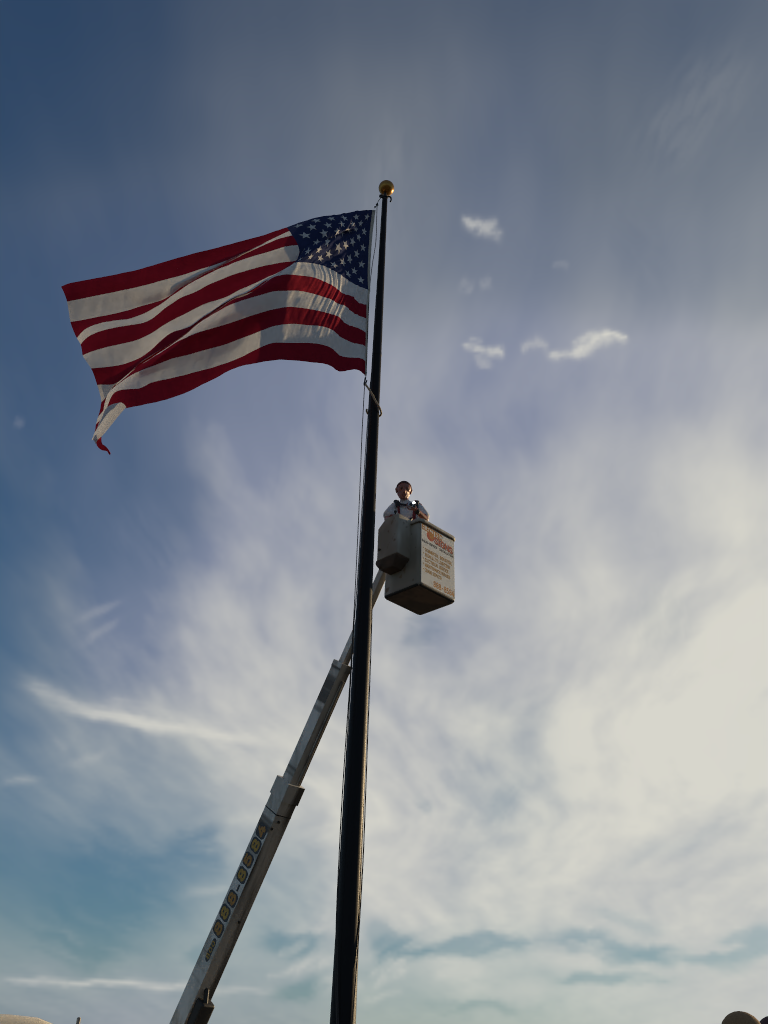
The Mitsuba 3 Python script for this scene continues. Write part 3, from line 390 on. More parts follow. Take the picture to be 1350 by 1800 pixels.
-2603,-65,727 -2536,-46,612 -2490,7,511 -2454,81,386 -2418,122,264 -2382,94,171 -2344,58,85 -2298,22,-1 -2246,-8,-93 -2193,-10,-209 -2137,14,-330 -2065,52,-438 -1992,91,-547 -1936,140,-665 -1897,149,-764 -1918,179,-782 -1952,206,-801 -1981,238,-882 -1984,242,-1002 -1950,179,-1114 -1904,77,-1240 -1875,-51,-1385 -1851,-165,-1513 -1816,-222,-1592 -1783,-276,-1661 -1756,-334,-1728 -1732,-396,-1791
-2676,-75,690 -2608,-57,574 -2563,-4,474 -2529,69,353 -2495,114,232 -2455,97,131 -2415,67,39 -2367,33,-47 -2314,1,-137 -2261,-5,-250 -2206,8,-369 -2133,34,-476 -2061,68,-582 -2005,125,-690 -1967,157,-786 -1969,188,-831 -1980,213,-876 -1997,242,-969 -1998,239,-1087 -1967,179,-1195 -1925,85,-1313 -1898,-26,-1452 -1874,-126,-1573 -1843,-184,-1649 -1814,-241,-1716 -1788,-302,-1779 -1764,-365,-1840
-2745,-82,650 -2676,-68,534 -2632,-17,436 -2602,54,321 -2569,103,198 -2523,105,86 -2474,88,-15 -2424,55,-100 -2373,22,-186 -2324,7,-294 -2272,6,-410 -2199,17,-516 -2126,42,-617 -2080,108,-702 -2042,154,-794 -2023,193,-867 -2011,224,-943 -2018,246,-1048 -2018,236,-1163 -1991,176,-1267 -1955,90,-1379 -1928,-3,-1514 -1903,-88,-1630 -1877,-149,-1703 -1851,-209,-1767 -1825,-271,-1827 -1799,-335,-1885
-2815,-82,602 -2748,-75,491 -2706,-29,398 -2680,41,291 -2645,90,162 -2587,118,34 -2523,118,-82 -2467,85,-167 -2418,50,-249 -2380,26,-347 -2340,7,-454 -2270,1,-555 -2196,17,-649 -2162,95,-713 -2120,143,-810 -2082,201,-902 -2055,242,-1002 -2054,261,-1117 -2052,245,-1233 -2028,184,-1333 -1997,103,-1441 -1965,23,-1575 -1936,-52,-1692 -1914,-116,-1761 -1891,-180,-1822 -1863,-242,-1879 -1836,-306,-1934""".split('\n')]) / 1000 + [-1.5, 8.8, 9.5]
UC = np.r_[np.linspace(0, 0.4, 25), np.linspace(0.4, 1, 37)[1:]]
VC = np.arange(27) / 2
HOIST, FLY = 3.23, 4.84
NU, NV = 372, 13 * 16
UF = np.r_[np.linspace(0, 0.4, 150), np.linspace(0.4, 1, NU - 149)[1:]]
VF = np.linspace(0, 13, NV + 1)
SURF = PchipInterpolator(VC, CubicSpline(UC, FLAG, axis=0)(UF), axis=1)(VF)            # NU x NV+1 x 3


def normals(S):
    n = np.cross(np.gradient(S, axis=0), np.gradient(S, axis=1))
    return n / np.maximum(np.linalg.norm(n, axis=-1, keepdims=True), 1e-9)


def sm(a, b, x):
    t = np.clip((x - a) / (b - a), 0, 1)
    return t * t * (3 - 2 * t)


uu, vv = np.meshgrid(UF, VF, indexing='ij')
xx, yy = uu * FLY, vv / 13 * HOIST


def f2(x, y, seed):
    return meshkit.fbm(np.stack([x, y, 0 * x], -1), 3, seed) - 0.5


near_hoist = sm(0.0, 0.02, uu) * (1 - sm(0.12, 0.36, uu))
q1 = xx - 0.42 * yy + 0.10 * f2(xx * 2, yy * 1.1, 4)
crease = (np.sin(q1 * 2 * np.pi / 0.125) + 0.6 * np.sin(q1 * 2 * np.pi / 0.078 + 2)) * (0.45 + 1.1 * (f2(q1 * 7, yy * 0.8, 6) + 0.5))
q2 = 0.75 * xx - 0.95 * yy * 0.62 + 0.12 * f2(xx * 2, yy, 9)
crease2 = np.sin(q2 * 2 * np.pi / 0.17) + 0.6 * np.sin(q2 * 2 * np.pi / 0.09 + 1)
wr = 0.0044 * crease * near_hoist * sm(5.6, 7.2, vv) * (1 - 0.55 * sm(8.5, 11.5, vv)) + 0.0048 * crease2 * near_hoist * (1 - sm(5.4, 6.8, vv))
wr += 0.030 * f2(xx * 2.2 - yy * 1.4, yy * 2.6 + xx * 0.5, 12) * sm(0.02, 0.2, uu) + 0.006 * f2(xx * 9, yy * 7, 15)
wr += 0.012 * f2(q1 * 8, yy * 1.2, 19) * sm(0.2, 0.5, uu)
SURF = SURF + normals(SURF) * wr[..., None]
NRM = normals(SURF)
TOCAM = np.sign((NRM * (EYE - SURF)).sum(-1, keepdims=True))
fl = thing('national_flag', 'large striped flag with white stars on blue, flying left from the black flagpole', 'flag')


def sheet(i0, i1, j0, j1, name, m):
    S = SURF[i0:i1 + 1, j0:j1 + 1]
    a, b = S.shape[:2]
    i, j = np.meshgrid(np.arange(a - 1), np.arange(b - 1), indexing='ij')
    f = np.stack([i * b + j, (i + 1) * b + j, (i + 1) * b + j + 1, i * b + j + 1], -1).reshape(-1, 4)
    return obj(name, (S.reshape(-1, 3), f), m, fl, True)


IC = 149
canton = sheet(0, IC, 0, 7 * 16, 'canton', 'flag_blue')
tag(canton, 'blue star field in the upper hoist corner')
for s in range(13):
    sheet(IC if s < 7 else 0, NU - 1, s * 16, (s + 1) * 16, 'stripe', 'flag_white' if s % 2 else 'flag_red')
from scipy.interpolate import RegularGridInterpolator
at_uv = RegularGridInterpolator((UF, VF), SURF)
n_uv = RegularGridInterpolator((UF, VF), NRM)


def star(c, r):
    cu, cv, R = c / 12 * 0.4, 0.7 * r, 0.0616 * HOIST / 2 * 0.92
    out = [np.array([R * (1 if k % 2 == 0 else 0.40) * np.array([math.sin(k * math.pi / 5), -math.cos(k * math.pi / 5)])]) for k in range(10)]
    ringp = np.concatenate(out)
    pts, faces, m = [np.zeros(2)], [], 5
    for l in range(1, m + 1):
        for k in range(10):
            a, b = ringp[k], ringp[(k + 1) % 10]
            for t in range(3):
                pts.append((a + (b - a) * t / 3) * l / m)
    n = 30
    faces += [[0, 1 + (k + 1) % n, 1 + k] for k in range(n)]
    for l in range(m - 1):
        o0, o1 = 1 + l * n, 1 + (l + 1) * n
        for k in range(n):
            faces += [[o0 + k, o1 + (k + 1) % n, o1 + k], [o0 + k, o0 + (k + 1) % n, o1 + (k + 1) % n]]
    pts = np.array(pts)
    uv = np.stack([np.clip(cu + pts[:, 0] / FLY, 0, 0.4), np.clip(cv + pts[:, 1] / HOIST * 13, 0, 7)], 1)
    P, nn = at_uv(uv), n_uv(uv)
    nn /= np.linalg.norm(nn, axis=1, keepdims=True)
    F = np.array(faces)
    return np.vstack([P + nn * 0.0035, P - nn * 0.0035]), np.vstack([F, F[:, ::-1] + len(P)])


for r in range(1, 10):
    for c in range(1, 12):
        if (r + c) % 2 == 0:
            obj('star', star(c, r), 'flag_white', fl, True)
hp = SURF[0]
w = np.interp(VF, [0, 7, 13], [0.050, 0.030, 0.022])[:, None] * unit([1, -0.1, -0.02])
hb = np.stack([hp - [0.006, 0, 0], hp + w, hp + w + [0, 0.006, 0], hp + [-0.006, 0.006, 0]], 1)
i, j = np.meshgrid(np.arange(NV), np.arange(4), indexing='ij')
obj('header', (hb.reshape(-1, 3), np.stack([i * 4 + j, (i + 1) * 4 + j, (i + 1) * 4 + (j + 1) % 4, i * 4 + (j + 1) % 4], -1).reshape(-1, 4)), 'flag_header', fl, 40)
for jj in (2, 112, NV - 3):
    obj('grommet', moved(trimesh.creation.torus(0.012, 0.004, 16, 8), frame(hp[jj] + w[jj] * 0.5 + [0, -0.003, 0], unit([1, 0, 0]), unit([0, 0, 1]), unit([0, -1, 0]))), 'steel', fl)


def ribbon(L, R, bulge, name, m):
    L, R = np.array(L), np.array(R)
    t = np.linspace(0, 1, 24)
    par = lambda p: np.r_[0, np.cumsum(np.linalg.norm(np.diff(p, axis=0), axis=1))] / np.linalg.norm(np.diff(p, axis=0), axis=1).sum()
    A, B = PchipInterpolator(par(L), L)(t), PchipInterpolator(par(R), R)(t)
    s = np.linspace(0, 1, 9)
    S = A[:, None] * (1 - s)[None, :, None] + B[:, None] * s[None, :, None]
    S = S + np.array(bulge)[None, None] * (np.sin(np.pi * s) * 1.0)[None, :, None]
    i, j = np.meshgrid(np.arange(23), np.arange(8), indexing='ij')
    return obj(name, (S.reshape(-1, 3), np.stack([i * 9 + j, (i + 1) * 9 + j, (i + 1) * 9 + j + 1, i * 9 + j + 1], -1).reshape(-1, 4)), m, fl, True)


tag(ribbon([(-3.078,8.320,7.956),(-3.188,8.360,7.941),(-3.238,8.390,7.888),(-3.259,8.410,7.804),(-3.290,8.430,7.673),(-3.318,8.450,7.578),(-3.331,8.460,7.519)],
           [(-2.948,8.240,7.840),(-3.036,8.280,7.721),(-3.105,8.310,7.610),(-3.182,8.340,7.496),(-3.236,8.380,7.466),(-3.257,8.420,7.439)], (0.01, -0.035, 0.0), 'folded_corner', 'flag_white'), 'white strip of the fly corner folded over and hanging down')
tag(ribbon([(-3.278,8.440,7.538),(-3.254,8.430,7.446),(-3.161,8.400,7.347),(-3.105,8.380,7.326),(-3.060,8.360,7.268),(-3.046,8.360,7.257)],
           [(-3.206,8.400,7.545),(-3.177,8.390,7.430),(-3.130,8.370,7.387),(-3.079,8.360,7.332),(-3.038,8.360,7.265)], (0.0, -0.02, 0.008), 'corner_tip', 'flag_red'), 'red tip of the folded fly corner')

# ------------------------------------------------------------------ bucket truck with raised telescopic boom
bt = thing('bucket_truck', 'white bucket truck with its telescopic boom raised behind the flagpole, yellow numbers on the boom', 'bucket truck')
B0, B1 = np.array([-2.199, 12.95, 1.938]), np.array([-0.003, 10.625, 7.038])
bz = unit(B1 - B0)
lean = unit([bz[0], bz[1], 0])
bn = unit(np.cross(bz, np.cross(lean, [0, 0, 1])))                       # towards the underside
if bn[2] > 0:
    bn = -bn
bs = unit(np.cross([0, 0, 1], lean)) * -1                                 # side that faces the camera
if bs[1] > 0:
    bs = -bs
BM = frame(B0, bs, bn, bz)                                                # x out of the side, y out of the underside, z along the boom
blen = np.linalg.norm(B1 - B0)


def beam(hw, hh, z0, z1, wall=None, r=0.012, taper=1.0):
    sec = CrossSection.square([2 * (hw - r), 2 * (hh - r)], True).offset(r, circular_segments=16) if False else CrossSection.square([2 * hw, 2 * hh], True)
    c = CrossSection.batch_hull([CrossSection.circle(r, 12).translate([x, y]) for x in (-hw + r, hw - r) for y in (-hh + r, hh - r)])
    m = c.extrude(z1 - z0).translate([0, 0, z0])
    if wall:
        ci = CrossSection.square([2 * (hw - wall), 2 * (hh - wall)], True)
        m = m - ci.extrude(0.5).translate([0, 0, z1 - 0.35])
    return m


# half thickness across the sides (x), half height between top and underside (y)
SB, SMI, ST = (0.121, 0.143), (0.087, 0.104), (0.048, 0.056)
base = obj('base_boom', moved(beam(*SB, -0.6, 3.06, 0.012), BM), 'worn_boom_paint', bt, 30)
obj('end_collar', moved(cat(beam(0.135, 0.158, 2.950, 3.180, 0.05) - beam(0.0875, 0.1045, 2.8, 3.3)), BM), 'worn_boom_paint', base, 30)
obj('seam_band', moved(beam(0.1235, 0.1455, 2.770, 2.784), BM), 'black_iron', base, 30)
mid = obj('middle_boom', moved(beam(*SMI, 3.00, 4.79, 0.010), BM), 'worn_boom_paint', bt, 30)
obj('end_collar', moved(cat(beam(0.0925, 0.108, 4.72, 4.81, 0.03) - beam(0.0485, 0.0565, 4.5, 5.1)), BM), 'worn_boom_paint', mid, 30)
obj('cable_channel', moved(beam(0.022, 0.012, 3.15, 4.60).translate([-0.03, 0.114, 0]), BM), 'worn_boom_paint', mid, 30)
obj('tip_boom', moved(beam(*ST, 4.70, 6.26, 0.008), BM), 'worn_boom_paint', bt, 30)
for k, (zz, yy_) in enumerate(((2.6, 0.148), (2.7, 0.150), (1.4, 0.147))):
    obj('bolt', moved(Manifold.cylinder(0.02, 0.018, 0.018, 6).rotate([-90, 0, 0]).translate([0.10 - 0.06 * k, yy_ - 0.008, zz]), BM), 'grease', base)
# lift cylinder lug under the lower boom
obj('lift_lug', moved(cat(rbox(-0.10, 0.10, 0.13, 0.30, 0.08, 0.42, 0.03), bone((-0.10, 0.28, 0.02), (0.10, 0.28, 0.02), 0.055), bone((0.02, 0.24, 0.40), (0.02, 0.16, 0.52), 0.03), bone((0.06, 0.34, -0.06), (-0.06, 0.34, -0.06), 0.045)), BM), 'grease', base)
obj('lift_cylinder', cat(*[bone(BM[:3, :3] @ np.array(a) + B0, BM[:3, :3] @ np.array(b) + B0, r) for a, b, r in (((0.02, 0.29, 0.05), (0.02, 0.42, -0.42), 0.045), ((0.02, 0.42, -0.42), (0.02, 0.62, -0.95), 0.07))]), 'grease', bt)


def digit_mesh(ch, h, depth, grow):
    t = meshkit.text_mesh(ch, h, depth, bold=True)
    b = t.bounds
    t.apply_translation([-(b[0, 0] + b[1, 0]) / 2, -(b[0, 1] + b[1, 1]) / 2, 0])
    if not grow:
        t.vertices[:, 0] *= 1.15
        return t
    P = trimesh.path.polygons.projected(t, [0, 0, 1], ignore_sign=True) if False else None
    bx = t.bounds
    c = CrossSection.hull_points([(x, y) for x in (bx[0, 0] * 0.75, bx[1, 0] * 0.75) for y in bx[:, 1]] + [(x, y) for x in bx[:, 0] for y in (bx[0, 1] * 0.7, bx[1, 1] * 0.7)])
    return tm(c.offset(grow, circular_segments=20).extrude(depth))


# lettering frame on the side: reading up the boom
LM = BM @ frame(np.array([SB[0], 0.0, 0.0]), np.array([0, 0, 1.0]), np.array([0, -1.0, 0]), np.array([1.0, 0, 0]))
def chunky(t):
    return cat(*[t.copy().apply_translation([dx, dy, 0.00015 * q]) for q, (dx, dy) in enumerate([(0, 0), (0.007, 0), (-0.007, 0), (0, 0.007), (0, -0.007)])])


for k, (ch, pos) in enumerate([('8', 1.219), ('8', 1.419), ('8', 1.614), ('8', 1.918), ('5', 2.111), ('8', 2.315), ('4', 2.503)]):
    R = moved(digit_mesh(ch, 0.150, 0.0006, 0.030), frame(np.array([pos, -0.004 + 0.012 * math.sin(k * 2.1), 0.0008]), *np.eye(3)))
    obj('digit_outline', moved(R, LM), 'outline_decal', base, False)
    obj('digit', moved(moved(chunky(digit_mesh(ch, 0.142, 0.0006, 0)), frame(np.array([pos, 0.012 * math.sin(k * 2.1), 0.0022]), *np.eye(3))), LM), 'yellow_decal' if k % 2 else 'amber_decal', base, False)
obj('hyphen', moved(tm(Manifold.cube([0.085, 0.035, 0.001]).translate([1.722, -0.055, 0.0008])), LM), 'outline_decal', base, False)
obj('area_code_outline', moved(tm(CrossSection.batch_hull([CrossSection.circle(0.045, 20).translate([x, -0.035]) for x in (0.86, 1.06)]).extrude(0.0006).translate([0, 0, 0.0008])), LM), 'outline_decal', base, False)
for k, ch in enumerate('800'):
    obj('small_digit', moved(moved(digit_mesh(ch, 0.070, 0.0006, 0), frame(np.array([0.882 + 0.078 * k, -0.030, 0.0022]), *np.eye(3))), LM), 'yellow_decal', base, False)

# bucket
E1, E2 = unit([math.sin(math.radians(45.5)), math.cos(math.radians(45.5)), 0]), unit([-math.cos(math.radians(45.5)), math.sin(math.radians(45.5)), 0])
KM = frame(np.array([0.458, 9.853, 6.562]), E1, E2, np.array([0, 0, 1.0]))       # x along the lettered face, y away, z up
KW, KD, KH = 0.700, 0.628, 0.922


def shell(inset, z0, z1, rv, taper):
    c = lambda s: CrossSection.batch_hull([CrossSection.circle(max(rv - inset, 0.01), 24).translate([x, y]) for x in (rv + s, KW - rv - s) for y in (rv + s, KD - rv - s)])
    lo, hi = c(0), c(0)
    b = [(x, y) for x in (rv, KW - rv) for y in (rv, KD - rv)]
    low = [Manifold.sphere(max(rv - inset, 0.01), 24).scale([1, 1, 0.8]).translate([x, y, z0 + (rv - inset) * 0.8]) for x, y in b]
    top = [Manifold.cylinder(0.01, max(rv - inset, 0.01), max(rv - inset, 0.01), 24).translate([KW / 2 + (x - KW / 2) * taper, KD / 2 + (y - KD / 2) * taper, z1 - 0.01]) for x, y in b]
    return Manifold.batch_hull(low + top)


body = shell(0, 0, KH, 0.07, 0.955) - shell(0.022, 0.03, KH + 0.1, 0.07, 0.955)
bk = obj('bucket', moved(body, KM), 'worn_white_fibreglass', bt, 30)
tag(bk, 'white fibreglass bucket with orange and red lettering')
rim = []
cs = [(KW / 2 + (x - KW / 2) * 0.95, KD / 2 + (y - KD / 2) * 0.95) for x, y in ((0.06, 0.06), (KW - 0.06, 0.06), (KW - 0.06, KD - 0.06), (0.06, KD - 0.06))]
loop = []
for (x, y), a0 in zip(cs, (180, 270, 0, 90)):
    loop += [(x + 0.072 * math.cos(math.radians(a0 + t)), y + 0.072 * math.sin(math.radians(a0 + t)), KH + 0.004) for t in np.linspace(0, 90, 7)]
obj('rim', moved(union([bone(a, b, (0.020, 0.020, 0.030), seg=10) for a, b in zip(loop, loop[1:] + loop[:1])]), KM), 'worn_white_fibreglass', bk, 40)
obj('floor_edge', moved(union([bone((x0, y0, 0.03), (x1, y1, 0.03), 0.02, seg=8) for (x0, y0), (x1, y1) in (((0.05, 0.018), (KW - 0.05, 0.018)), ((0.018, 0.05), (0.018, KD - 0.05)))]), KM), 'grease', bk)
# lettered face, local frame: x along, y up, z out towards the camera
tp = 0.01285
fz = lambda h: 0.0
FMat = KM @ frame(np.array([0, -0.0007, 0]), np.array([1.0, 0, 0]), unit([0, tp, 1.0]), unit([0, -1.0, tp]))


def face_text(name, s, x, h, size, width, m, z=0.0025, bold=True, slant=0.0):
    t = meshkit.text_mesh(s, size, 0.0004, bold=bold)
    b = t.bounds
    t.apply_translation([-b[0, 0], -b[0, 1], 0])
    t.vertices[:, 0] *= width / (b[1, 0] - b[0, 0])
    t.vertices[:, 1] += slant * t.vertices[:, 0]
    t.apply_translation([x, h, z])
    if bold:
        t = cat(*[t.copy().apply_translation([dx, dy, 0.00008 * q]) for q, (dx, dy) in enumerate([(0, 0), (0.0022, 0), (-0.0022, 0), (0, 0.0022), (0, -0.0022)])])
    t.vertices[:, :2] *= 0.966
    return obj(name, moved(t, FMat), m, bk, False)


obj('lit_face_panel', moved(rbox(0.035, KW - 0.035, 0.055, 0.885, -0.004, 0.0022, 0.002, 6), FMat), 'lit_face_white', bk, False)  # added panel, its pale colour makes this side of the bucket look lit
face_text('orange_word', 'ELECTRIC', 0.045, 0.842, 0.075, 0.40, 'orange_decal', slant=-0.06)
obj('emblem', moved(tm(Manifold.cylinder(0.0004, 0.072, 0.072, 40).scale([1, 0.95, 1]).translate([0.205, 0.765, 0.0024])), FMat), 'red_decal', bk, False)
obj('emblem_ring', moved(tm(Manifold.cylinder(0.0004, 0.040, 0.044, 32).translate([0.225, 0.780, 0.0031])), FMat), 'orange_decal', bk, False)
face_text('word_shadow', 'SIGNS', 0.295, 0.718, 0.090, 0.365, 'navy_decal', 0.0025, slant=-0.06)
face_text('red_word', 'SIGNS', 0.285, 0.728, 0.090, 0.365, 'red_decal', 0.0032, slant=-0.06)
face_text('dark_line', 'SALES-SERVICE', 0.045, 0.655, 0.032, 0.30, 'navy_decal', bold=True)
face_text('dark_line', 'INSTALLATION', 0.385, 0.655, 0.032, 0.28, 'navy_decal', bold=True)
for k, (s, wd) in enumerate((('COMMERCIAL  INDUSTRIAL', 0.51), ('SIGN & LOT LIGHTING', 0.47), ('ELECTRICAL SERVICE', 0.44), ('MAINTENANCE REPAIRS', 0.47), ('CRANE SERVICE', 0.31))):
    face_text('text_line', s, 0.105, 0.530 - 0.074 * k, 0.046, wd * 1.04, 'brown_decal')
    obj('bullet', moved(tm(Manifold.cylinder(0.0004, 0.009, 0.009, 12).translate([0.075, 0.552 - 0.074 * k, 0.0024])), FMat), 'brown_decal', bk, False)
face_text('phone_number', '888-8584', 0.27, 0.080, 0.078, 0.40, 'orange_decal')
# control box hung on the left face
CM = frame(np.array([0.180, 9.81, 6.95]), E1, E2, np.array([0, 0, 1.0]))
cb = Manifold.batch_hull([rbox(0, 0.27, 0, 0.36, 0.02, 0.50, 0.022), rbox(0.0, 0.27, 0.0, 0.24, 0.02, 0.60, 0.022)])
cbk = obj('control_box', moved(cb, CM), 'worn_white_fibreglass', bt, False)
obj('box_flange', moved(rbox(0.245, 0.285, -0.012, 0.372, 0.0, 0.595, 0.012), CM), 'worn_white_fibreglass', cbk, 35)
obj('lower_bracket', moved(cat(Manifold.batch_hull([rbox(0.01, 0.26, 0.02, 0.35, 0.0, 0.05, 0.02), rbox(0.06, 0.25, 0.12, 0.35, -0.085, 0.0, 0.02)]), bone((0.06, 0.33, -0.02), (0.06, 0.36, 0.02), 0.05), bone((-0.004, 0.30, 0.17), (-0.012, 0.31, 0.17), 0.016)), CM), 'rusty', cbk)
obj('lever', moved(cat(bone((0.05, 0.10, 0.60), (0.05, 0.10, 0.66), 0.010), ball((0.05, 0.10, 0.67), 0.02)), CM), 'black_iron', cbk)
obj('wire_clip', moved(cat(bone((0.24, 0.02, 0.60), (0.26, 0.02, 0.63), 0.018)), CM), 'black_iron', cbk)
tipp = B0 + bz * 6.20
obj('bucket_mount', cat(bone(tipp, (0.12, 10.40, 7.03), 0.060, 0.070), bone((0.12, 10.40, 7.03), (0.24, 10.24, 7.00), 0.070, 0.08), Manifold.cylinder(0.20, 0.062, 0.062, 24).rotate([90, 0, 40]).translate([tipp[0] - 0.02, tipp[1] + 0.08, tipp[2]])), 'worn_boom_paint', bt, 40)

# turret, chassis, cab and wheels stand below the frame
pv = B0 - bz * 0.42
TL = unit([-lean[0], -lean[1], 0])                                        # the truck points away, in line with its boom
TM = frame(np.array([pv[0], pv[1], 0.0]), TL, np.array([-TL[1], TL[0], 0.0]), np.array([0, 0, 1.0]))   # x forward, y left, z up


def on_truck(name, m, material, parent=bt, smooth=35):
    return obj(name, moved(m, TM), material, parent, smooth)


on_truck('turret', cat(rbox(-0.25, 0.30, -0.30, 0.30, 0.98, 1.50, 0.04), bone((-0.05, -0.3, pv[2]), (-0.05, 0.3, pv[2]), 0.10), Manifold.cylinder(0.1, 0.42, 0.42, 40).translate([0, 0, 0.9])), 'worn_boom_paint')
on_truck('chassis', cat(rbox(-1.3, 7.5, -0.45, -0.33, 0.55, 0.75, 0.02), rbox(-1.3, 7.5, 0.33, 0.45, 0.55, 0.75, 0.02)), 'black_iron')
ub = on_truck('utility_body', cat(rbox(-1.3, 4.45, -1.0, 1.0, 0.76, 0.92, 0.03), rbox(-1.3, 4.45, -1.02, -0.60, 0.92, 1.36, 0.03), rbox(-1.3, 4.45, 0.60, 1.02, 0.92, 1.36, 0.03)), 'worn_white_fibreglass')
for x in (-1.2, -0.2, 0.8, 1.8, 2.8, 3.7):
    on_truck('locker_door', rbox(x, x + 0.72, -1.035, -1.012, 0.95, 1.33, 0.01), 'worn_white_fibreglass', ub)
top = [ball((u, w, z - 0.11), 0.11, 16) for u in (4.78, 6.0) for w, z in ((0, 2.055), (0.5, 2.035), (-0.5, 2.035), (0.84, 1.945), (-0.84, 1.945))]
cbk_ = on_truck('cab', cat(Manifold.batch_hull(top + [ball((u, w, 1.25), 0.08, 12) for u in (4.75, 6.75) for w in (-0.94, 0.94)]), Manifold.batch_hull([ball((u, w, z), 0.08, 12) for u, z in ((4.75, 1.25), (7.9, 1.18), (4.75, 0.70), (7.95, 0.70)) for w in (-0.94, 0.94)])), 'cab_paint')
tag(cbk_, 'cream cab roof at the lower left')
on_truck('rear_window', rbox(4.655, 4.672, -0.55, 0.55, 1.42, 1.80, 0.008), 'dark_glass', cbk_)
on_truck('side_window', rbox(5.0, 6.0, -0.995, -0.965, 1.38, 1.75, 0.012), 'dark_glass', cbk_)
on_truck('door_handle', rbox(5.1, 5.22, -1.045, -1.015, 1.16, 1.20, 0.01), 'black_iron', cbk_)
on_truck('boom_rest', cat(Manifold.cylinder(1.22, 0.028, 0.028, 20).translate([2.46, 0.0, 0.78]), ball((2.46, 0.0, 2.0), (0.028, 0.028, 0.014))), 'worn_boom_paint')
for x in (0.55, 6.9):
    for y in (-0.92, 0.92):
        wh = on_truck('wheel', moved(Manifold.cylinder(0.24, 0.26, 0.26, 32), frame(np.array([x, y + 0.12, 0.40]), np.array([1.0, 0, 0]), np.array([0, 0, 1.0]), np.array([0, -1.0, 0]))), 'steel')
        on_truck('tyre', moved(trimesh.creation.torus(0.315, 0.085, 40, 14), frame(np.array([x, y, 0.40]), np.array([1.0, 0, 0]), np.array([0, 0, 1.0]), np.array([0, -1.5, 0]))), 'rubber', wh)
for x in (-1.0, 4.0):
    for y in (-1.15, 1.15):
        on_truck('outrigger', cat(rbox(x - 0.05, x + 0.05, y - 0.05, y + 0.05, 0.06, 0.85, 0.01), rbox(x - 0.16, x + 0.16, y - 0.16, y + 0.16, 0.005, 0.06, 0.01)), 'worn_boom_paint')


# ------------------------------------------------------------------ people
def head_mesh(c, s, fwd, up):
    f, u = unit(fwd), unit(up)
    r = unit(np.cross(f, u))
    u = np.cross(r, f)
    P = lambda a, b, d: np.array(c) + s * (a * r + b * f + d * u)
    ms = [Manifold.batch_hull([ball(P(0, -0.018, 0.035), 0.088 * s, 20), ball(P(0, 0.012, 0.032), 0.080 * s, 20), ball(P(0.028, 0.040, 0.015), 0.045 * s), ball(P(-0.028, 0.040, 0.015), 0.045 * s)]),
          Manifold.batch_hull([ball(P(0, 0.062, -0.098), 0.020 * s), ball(P(0.032, 0.035, -0.085), 0.022 * s), ball(P(-0.032, 0.035, -0.085), 0.022 * s), ball(P(0.050, -0.005, -0.035), 0.028 * s), ball(P(-0.050, -0.005, -0.035), 0.028 * s), ball(P(0, 0.055, 0.0), 0.042 * s)])]
    ms += [Manifold.batch_hull([ball(P(0, 0.088, 0.012), 0.009 * s, 10), ball(P(0, 0.112, -0.030), 0.012 * s, 10), ball(P(0.013, 0.092, -0.036), 0.009 * s, 10), ball(P(-0.013, 0.092, -0.036), 0.009 * s, 10)]),
           bone(P(-0.022, 0.082, -0.062), P(0.022, 0.082, -0.062), 0.009 * s, seg=10), bone(P(-0.018, 0.080, -0.074), P(0.018, 0.080, -0.074), 0.010 * s, seg=10),
           bone(P(-0.036, 0.076, 0.030), P(0.036, 0.076, 0.030), 0.014 * s, seg=10)]
    for k in (-1, 1):
        ms.append(Manifold.batch_hull([ball(P(k * 0.086, -0.012, 0.022), 0.013 * s, 10), ball(P(k * 0.092, -0.022, 0.028), 0.014 * s, 10), ball(P(k * 0.084, -0.006, -0.022), 0.010 * s, 10)]))
    return ms, P


def hair_mesh(P, s, low=0.02, thick=0.006, fringe=0.055):
    m = Manifold.batch_hull([ball(P(0, -0.020, 0.037), (0.088 + thick) * s, 24), ball(P(0, 0.010, 0.036), (0.079 + thick) * s, 24)])
    f, u = unit(P(0, 1, 0) - P(0, 0, 0)), unit(P(0, 0, 1) - P(0, 0, 0))
    n = unit(u - 0.62 * f)
    return m.trim_by_plane([float(x) for x in n], float(n @ P(0, 0.0, low)))


def hand_mesh(wrist, mid, out, palm_n, s=1.0, curl=0.9, thumb_side=1):
    """wrist: wrist centre; mid: unit direction towards the fingers; palm_n: unit direction out of the palm; fingers curl towards it."""
    d, n = unit(mid), unit(palm_n)
    a = unit(np.cross(d, n)) * thumb_side
    W = np.array(wrist)
    P = lambda x, y, z: W + s * (x * a + y * d + z * n)
    ms = [Manifold.batch_hull([ball(P(x, y, 0), r * s, 10) for x, y, r in ((-0.022, 0.012, 0.016), (0.022, 0.012, 0.016), (-0.032, 0.085, 0.012), (0.034, 0.088, 0.012))])]
    for k, (x, L) in enumerate(((0.032, 0.072), (0.011, 0.080), (-0.011, 0.074), (-0.031, 0.058))):
        p, ang, pts = np.array([x, 0.088, 0.0]), 0.25, [P(x, 0.080, 0)]
        for seg, frac in enumerate((0.45, 0.30, 0.25)):
            p = p + L * frac * np.array([0, math.cos(ang), math.sin(ang)])
            pts.append(P(*p))
            ang += curl * (1 + 0.08 * k)
        ms += chain(pts, [0.0095 * s, 0.0090 * s, 0.0082 * s, 0.0072 * s], 10)
    ms += chain([P(0.028, 0.022, 0.004), P(0.055, 0.050, 0.018), P(0.058, 0.078, 0.036), P(0.046, 0.098, 0.048)], [0.015 * s, 0.011 * s, 0.0095 * s, 0.008 * s], 10)
    return ms


